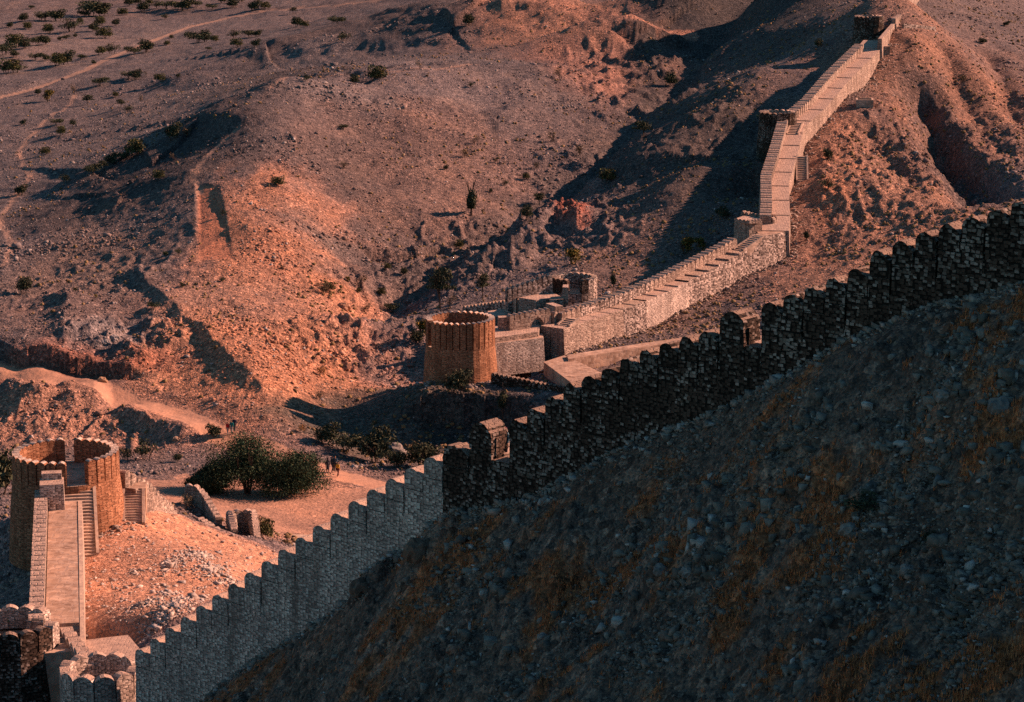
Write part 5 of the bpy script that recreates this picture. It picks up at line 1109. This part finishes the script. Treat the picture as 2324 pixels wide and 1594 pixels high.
for x, y, h, k, l, c in ((1050, 492, 68, 'bushC', 'olive bush above the rocky cut left of the gatehouse', 'shrub'), (575, 637, 52, 'bushC', 'low olive bush on the lit bank left of the tall tree', 'shrub'), (320, 717, 40, 'yellow', 'yellowish tuft in the stony wash', 'shrub'), (690, 672, 52, 'bushA', 'dark bush left of the tall bare trunked tree', 'shrub'),
                         (935, 892, 315, 'umbrella', 'tall thin tree with high flat crown behind the central tower', 'tree'), (1213, 822, 190, 'umbrella', 'tall thin tree with flat crown left of the rear bastion', 'tree'), (1015, 882, 95, 'bare', 'round leafless bush behind the central tower rim', 'shrub'), (410, 752, 100, 'bare', 'bare upright dead tree in the stony wash', 'tree'),
                         (455, 932, 92, 'bare', 'round bare grey tree at the edge of the pale bank', 'tree'), (390, 792, 40, 'bushC', 'small green bush in the wash beside the dead tree', 'shrub'), (550, 800, 55, 'bushC', 'olive bush in the middle of the wash', 'shrub'), (175, 800, 95, 'sparse', 'brown brushy bush beside the dark boulders', 'shrub'), (610, 912, 65, 'bushB', 'spreading dark bush above the pale bank', 'shrub'),
                         (1810, 602, 120, 'yellow', 'yellow green leaning tree behind the gatehouse', 'tree'), (2080, 752, 112, 'slender', 'narrow dark tree beside the far rampart parapet', 'tree'), (820, 1085, 135, 'yellow', 'yellow green bush left of the central round tower', 'shrub'), (770, 1120, 100, 'bushA', 'dark bush at the left foot of the central round tower', 'shrub')):
    plant(k, 680.9 + x * .3418, 397.2 + y * .3418, h * .3418, l, c, wide=.55 if k == 'umbrella' and h > 150 else 1)
for u, v, h, k, l, c, w in ((1035, 897, 60, 'bushA', 'dense green bush growing against the foot of the central round tower', 'shrub', 1.1), (1558, 577, 42, 'yellow', 'golden leafed bush in the shade left of the far rampart', 'shrub', 1), (1591, 570, 30, 'yellow', 'smaller golden bush right of the larger golden one', 'shrub', 1), (-4, 1125, 110, 'bushA', 'dark bush cut by the left edge behind the lower left tower', 'shrub', .9),
                            (598, 1222, 55, 'bushC', 'grey green bush behind the ruined square enclosure', 'shrub', .8), (432, 1160, 40, 'bare', 'bare bush behind the curved crenellated wall', 'shrub', 1.3), (1140, 965, 60, 'slender', 'dim upright shrub in front of the shaded cliff', 'shrub', 1), (740, 1008, 50, 'bushA', 'dark bush in the shade beyond the road bend', 'shrub', 1.2),
                            (790, 1030, 50, 'bushB', 'low black bush in the shaded river bed', 'shrub', 1.2), (855, 1050, 78, 'bushA', 'big black tree in the shade of the river bed', 'tree', 1.1), (955, 1062, 68, 'bushA', 'dense shaded tree beside a pale rock under the cliff', 'tree', 1.1), (900, 1062, 44, 'bushA', 'shaded bush between the two dark trees', 'shrub', 1.2),
                            (1715 * 1, 0 + 1, 12, 'bushA', 'speck of bush at the top edge left of the upper bastion', 'shrub', 1), (1878, 362, 26, 'bushA', 'small dark bush right of the side staircase', 'shrub', 1), (1875, 432, 30, 'sparseD', 'thin dark bush on the bare orange slope right of the far rampart', 'shrub', 1.2), (1830, 546, 26, 'slender', 'cactus-like upright shrub right of the rampart bend', 'shrub', 1.4), (1858, 108, 20, 'bushA', 'small round bush in the shade left of the upper rampart', 'shrub', 1),
                            (2188, 190, 18, 'sparse', 'dim tuft on the upper right slope', 'shrub', 1.2), (2283, 60, 12, 'bushA', 'small dark tuft near the upper right edge', 'shrub', 1.4), (2230, 100, 14, 'bushA', 'flat dark tuft on the upper right slope below the edge', 'shrub', 1.6), (1960, 1170, 60, 'sparseD', 'dark low shrub half hidden in the near shaded slope', 'shrub', 1.6), (2108, 1235, 26, 'bushA', 'small black tuft on the near shaded slope', 'shrub', 1.2)):
    if u in (1960, 2108):
        p = cast(u, v, fn=lambda X, Y: zg(X, Y), d0=60); plant(k, u, v, h, l, c, wide=w, z=p.z)
    else: plant(k, u, v, h, l, c, wide=w)
# the two big shade trees by the road
for (u, v, w_, h_, sd, l) in ((562, 1122, 8.2, 6.6, 71, 'largest bushy tree beside the dirt road with a broad rounded crown'), (663, 1122, 6.4, 4.9, 72, 'second bushy tree beside the dirt road right of the largest one'), (478, 1118, 5.0, 3.3, 73, 'low shaded bushy tree left of the largest roadside tree')):
    p = gcast(u, v); o = empty('desert_tree', (p.x, p.y, zg(p.x, p.y)), l, 'tree')
    a = bpy.data.objects.new('crown', foliage(sd, w_, h_, 22000, .085, [(.030, .060, .034), (.042, .075, .040), (.025, .048, .03), (.07, .08, .04)], base=.02, lobes=20, hollow=.35, low=.14)); COL.objects.link(a); a.parent = o
    b = bpy.data.objects.new('trunk', stems(sd, w_ * .5, h_, 4, .14, up=.7)); COL.objects.link(b); b.parent = o
# creeper-dark shrub in front of the small turret
p = tur.xy; o = empty('thorn_shrub', (p.x + 1.4, p.y - 3.4, 13.2), 'black leafy bush in front of the small turret at the bottom edge', 'shrub')
a = bpy.data.objects.new('foliage', foliage(81, 3.4, 3.4, 6000, .06, DG)); COL.objects.link(a); a.parent = o
b = bpy.data.objects.new('stem', stems(82, 1, 3, 3, .06)); COL.objects.link(b); b.parent = o

# ------------------------------------------------------------------ boulders that stand out
def boulder(u, v, wpx, label, col, d0=60, flat=.75, seed=1):
    p = cast(u, v, fn=lambda X, Y: zg(X, Y), d0=d0); d = p.y * CP + (H - p.z) * SP; s = wpx / F * d / 2
    bm = bmesh.new(); bmesh.ops.create_icosphere(bm, subdivisions=3, radius=1); r = random.Random(seed); off = r.uniform(0, 50)
    for vv in bm.verts:
        c = vv.co; q = np.array([[c.x * 1.3 + off, c.y * 1.3 + c.z * .9]]); k = 1 + .35 * float(fbm(q[:, 0], q[:, 1], 4, seed)[0]); k = min(k, 1.12)
        vv.co = Vector((c.x * k * s, c.y * k * s * .9, c.z * k * s * flat))
    me = bpy.data.meshes.new('boulder'); bm.to_mesh(me); bm.free()
    at = me.attributes.new('tint', 'FLOAT_COLOR', 'POINT'); at.data.foreach_set('color', np.tile((*col, 1), len(me.vertices)).astype(np.float32))
    o = link('boulder', me, M['rock'], loc=(p.x, p.y, p.z + s * flat * .35)); tag(o, label, 'boulder'); return o
GB = (.22, .185, .165)
boulder(2140, 905, 48, 'pale rounded boulder high on the near slope at right', GB, seed=1); boulder(2270, 930, 60, 'big angular boulder close to the right edge of the near slope', (.17, .15, .14), seed=2)
boulder(1500, 1300, 42, 'grey boulder standing in the cluster at the middle of the near slope', (.18, .16, .15), seed=3); boulder(1560, 1305, 38, 'cracked boulder right of its taller neighbour in the middle of the near slope', GB, seed=4)
boulder(1240, 1140, 24, 'pale egg shaped boulder below the dark rampart foot', GB, seed=5); boulder(1275, 1097, 30, 'dull boulder leaning on the dark rampart foot', (.15, .14, .13), seed=6)
boulder(1925, 1210, 46, 'broad light boulder on the right part of the near slope', GB, seed=7); boulder(1030, 1480, 36, 'reddish boulder low on the near slope', (.24, .15, .11), seed=8); boulder(2060, 1300, 40, 'grey boulder low on the right of the near slope', (.2, .17, .155), seed=9)
boulder(945, 1262, 60, 'brown rock outcrop breaking through beside the pale rampart foot', (.17, .11, .08), flat=1.0, seed=10); boulder(820, 1345, 50, 'dark brown rock outcrop under the pale rampart foot', (.13, .09, .07), flat=1.0, seed=11)
boulder(238, 782, 26, 'smooth bluish rock on the eroded bank above the road', (.24, .22, .215), d0=150, seed=12); boulder(260, 772, 24, 'tilted bluish rock slab on the eroded bank above the road', (.26, .23, .22), d0=150, seed=13)
boulder(780, 702, 30, 'orange boulder leaning on the bank of the wash', (.36, .20, .13), d0=150, seed=14); boulder(894, 1038, 62, 'large pale rock in the shaded river bed', (.22, .19, .17), d0=150, seed=15)
boulder(232, 868, 24, 'brown boulder at the edge of the dirt road', (.30, .18, .11), d0=150, seed=16); boulder(400, 1000, 18, 'small boulder below the dirt road', (.30, .2, .14), d0=150, seed=17); boulder(804, 1062, 15, 'small round stone beside the walkers on the lower road', (.34, .28, .25), d0=150, seed=18)

# ------------------------------------------------------------------ people
def skinned(name, pts, edges, mat, root, sub=2):
    me = bpy.data.meshes.new(name); me.from_pydata([p[:3] for p in pts], edges, []); me.materials.append(mat)
    o = bpy.data.objects.new(name, me); COL.objects.link(o); o.parent = root
    sk_ = o.modifiers.new('skin', 'SKIN'); sk_.use_smooth_shade = True
    for i, p in enumerate(pts): me.skin_vertices[0].data[i].radius = (p[3], p[4] if len(p) > 4 else p[3])
    me.skin_vertices[0].data[0].use_root = True
    ss = o.modifiers.new('sub', 'SUBSURF'); ss.levels = sub; ss.render_levels = sub
    return o
SKIN = simple('skin', (.30, .17, .11), .08, 9)
_cl = {}
def cloth(c):
    if c not in _cl: _cl[c] = simple('cloth', c, .2, 6)
    return _cl[c]
def person(pos, rz, label, group, shirt=(.05, .05, .06), trouser=(.04, .04, .05), hair=(.015, .012, .01), stride=.22, robe=None, hat=None, arm=.0, h=1.72, plaid=None, scarf=None):
    o = empty('person', pos, label, 'person', group, rz); o.scale = (h / 1.72,) * 3; s = stride
    hipL, hipR = (-.09, 0, .90, .085), (.09, 0, .90, .085)
    B = [(0, 0, .95, .13, .10), (0, 0, 1.15, .125, .09), (0, .0, 1.36, .15, .09), (0, .0, 1.46, .06), (0, .01, 1.53, .055), (0, .025, 1.60, .085, .10), (0, .02, 1.68, .07, .085),
         (-.17, 0, 1.40, .055), (-.235, -.02 - arm * .3, 1.14, .042), (-.23, .10 + arm * .6, .92 + arm, .032), (-.23, .13 + arm * .7, .83 + arm, .035, .02),
         (.17, 0, 1.40, .055), (.235, -.06, 1.14, .042), (.24, .02, .91, .032), (.24, .05, .82, .035, .02),
         hipL, (-.10, s * .55, .50, .060), (-.10, s * .85, .09, .04), (-.10, s * .85 + .13, .03, .04, .03), hipR, (.10, -s * .25, .49, .060), (.10, -s * 1.0, .10, .04), (.10, -s * 1.0 + .13, .03, .04, .03)]
    E = [(0, 1), (1, 2), (2, 3), (3, 4), (4, 5), (5, 6), (2, 7), (7, 8), (8, 9), (9, 10), (2, 11), (11, 12), (12, 13), (13, 14), (0, 15), (15, 16), (16, 17), (17, 18), (0, 19), (19, 20), (20, 21), (21, 22)]
    skinned('body', B, E, SKIN, o)
    g = 1.22
    def up(idx, k=g): return [tuple(B[i][:3]) + tuple(r * k for r in B[i][3:]) for i in idx]
    m = plaid if plaid else cloth(shirt)
    if robe:
        skinned('robe', [(0, 0, .95, .19, .16), (0, 0, 1.15, .16, .13), (0, 0, 1.37, .18, .12), (0, 0, 1.45, .08), (0, 0, .65, .20, .19), (0, 0, .38, .22, .20)] + up((7, 8, 9), 1.4) + up((11, 12, 13), 1.4), [(0, 1), (1, 2), (2, 3), (0, 4), (4, 5), (2, 6), (6, 7), (7, 8), (2, 9), (9, 10), (10, 11)], cloth(robe), o)
    else:
        skinned('shirt', [(0, 0, .92, .155, .125), (0, 0, 1.15, .145, .112), (0, 0, 1.36, .17, .112), (0, 0, 1.44, .085)] + up((7, 8, 9), 1.35) + up((11, 12, 13), 1.35), [(0, 1), (1, 2), (2, 3), (2, 4), (4, 5), (5, 6), (2, 7), (7, 8), (8, 9)], m, o)
    skinned('trousers', [(0, 0, .93, .14, .115)] + up((15, 16), 1.3) + [B[17][:3] + (.055,)] + up((19, 20), 1.3) + [B[21][:3] + (.055,)], [(0, 1), (1, 2), (2, 3), (0, 4), (4, 5), (5, 6)], cloth(trouser), o)
    skinned('headscarf' if scarf else 'hat' if hat else 'hair', [(0, .0, 1.66, .105, .115), (0, -.01, 1.72, .085, .09)] + ([(0, -.05, 1.50, .11, .09), (0, -.05, 1.35, .13, .08)] if scarf else []), [(0, 1)] + ([(0, 2), (2, 3)] if scarf else []), cloth(scarf or hat or hair), o)
    for sx in (-.03, .03):                                          # eyes and nose
        pass
    f = MB(); f.box((0, .125, 1.575), .025, .03, .045); f.box((-.032, .108, 1.615), .022, .012, .012); f.box((.032, .108, 1.615), .022, .012, .012); f.box((0, .108, 1.545), .05, .012, .012)
    fo = f.mesh('face'); fo.materials.append(SKIN); q = bpy.data.objects.new('face', fo); COL.objects.link(q); q.parent = o
    for sg, (hx, hy, hz) in ((-1, (-.23, .13 + arm * .7, .83 + arm)), (1, (.24, .05, .82))):     # fingers
        fm = MB()
        for k in range(4): fm.box((hx + (k - 1.5) * .017, hy + .012, hz - .125 + abs(k - 1.4) * .012), .013, .014, .09)
        fm.box((hx - sg * .035, hy + .035, hz - .07), .015, .016, .07)
        me = fm.mesh('fingers'); me.materials.append(SKIN); q = bpy.data.objects.new('hand', me); COL.objects.link(q); q.parent = o
    return o
def on(u, v, z=None):
    p = gcast(u, v) if z is None else wz(u, v, z); return (p.x, p.y, zg(p.x, p.y) + .02 if z is None else z)
gA, gB = 'walkers on the dirt road', 'walkers on the lower road'
person(on(517, 990), 2.6, 'person in a red top and pale trousers walking on the road, left of two others', gA, shirt=(.45, .03, .03), trouser=(.4, .33, .3), h=1.6)
person(on(526, 988), 2.9, 'person in a teal top on the road, between the red and the dark walker', gA, shirt=(.02, .16, .16), trouser=(.35, .3, .28), h=1.75)
person(on(532, 987), 3.0, 'person in dark clothes on the road, right of the teal walker', gA, shirt=(.02, .03, .06), h=1.8)
person(on(744, 1076), .4, 'person in a long dark robe and headscarf on the lower road, left of the group', gB, robe=(.03, .035, .045), scarf=(.03, .03, .04), stride=.05, h=1.68)
person(on(755, 1074), -.6, 'person in a dark jacket standing in the middle of the group on the lower road', gB, shirt=(.03, .04, .05), h=1.78, stride=.3)
person(on(761, 1075), -.2, 'tall person in a blue jacket at the back of the group on the lower road', gB, shirt=(.05, .09, .12), h=1.9, stride=.1)
person(on(767, 1083), -.5, 'person with a yellow shawl at the right end of the group on the lower road', gB, shirt=(.55, .30, .04), trouser=(.10, .03, .03), h=1.66, stride=.32)
pz = ptop + .05
person(on(1752, 510, pz), .3, 'person in dark clothes walking on the far rampart at the bend, left one', 'visitors on the far rampart', h=1.55)
person(on(1758, 513, pz), .1, 'person in a dark blue coat on the far rampart at the bend, right one', 'visitors on the far rampart', shirt=(.02, .03, .05), h=1.62)
pm, pt_, pb = mat_new('plaid_cloth')
tcn = N(pt_, 'ShaderNodeTexCoord'); ck = N(pt_, 'ShaderNodeTexChecker'); ck.inputs['Scale'].default_value = 16; L(pt_, tcn.outputs['Object'], ck.inputs[0]); ck.inputs[1].default_value = (.03, .05, .08, 1); ck.inputs[2].default_value = (.25, .42, .45, 1); L(pt_, ck.outputs[0], pb.inputs['Base Color'])
g_ = nw_pt(1134, 1048); dg = g_.y * CP + (H - g_.z) * SP; gx = wd_(1147, 1048, dg + 1.5)
person((gx.x, gx.y, g_.z - .25), math.radians(140), 'person in maroon cap and plaid shirt in the lower gap of the near rampart', None, plaid=pm, trouser=(.03, .03, .04), hat=(.16, .02, .05), stride=.08, h=1.72)
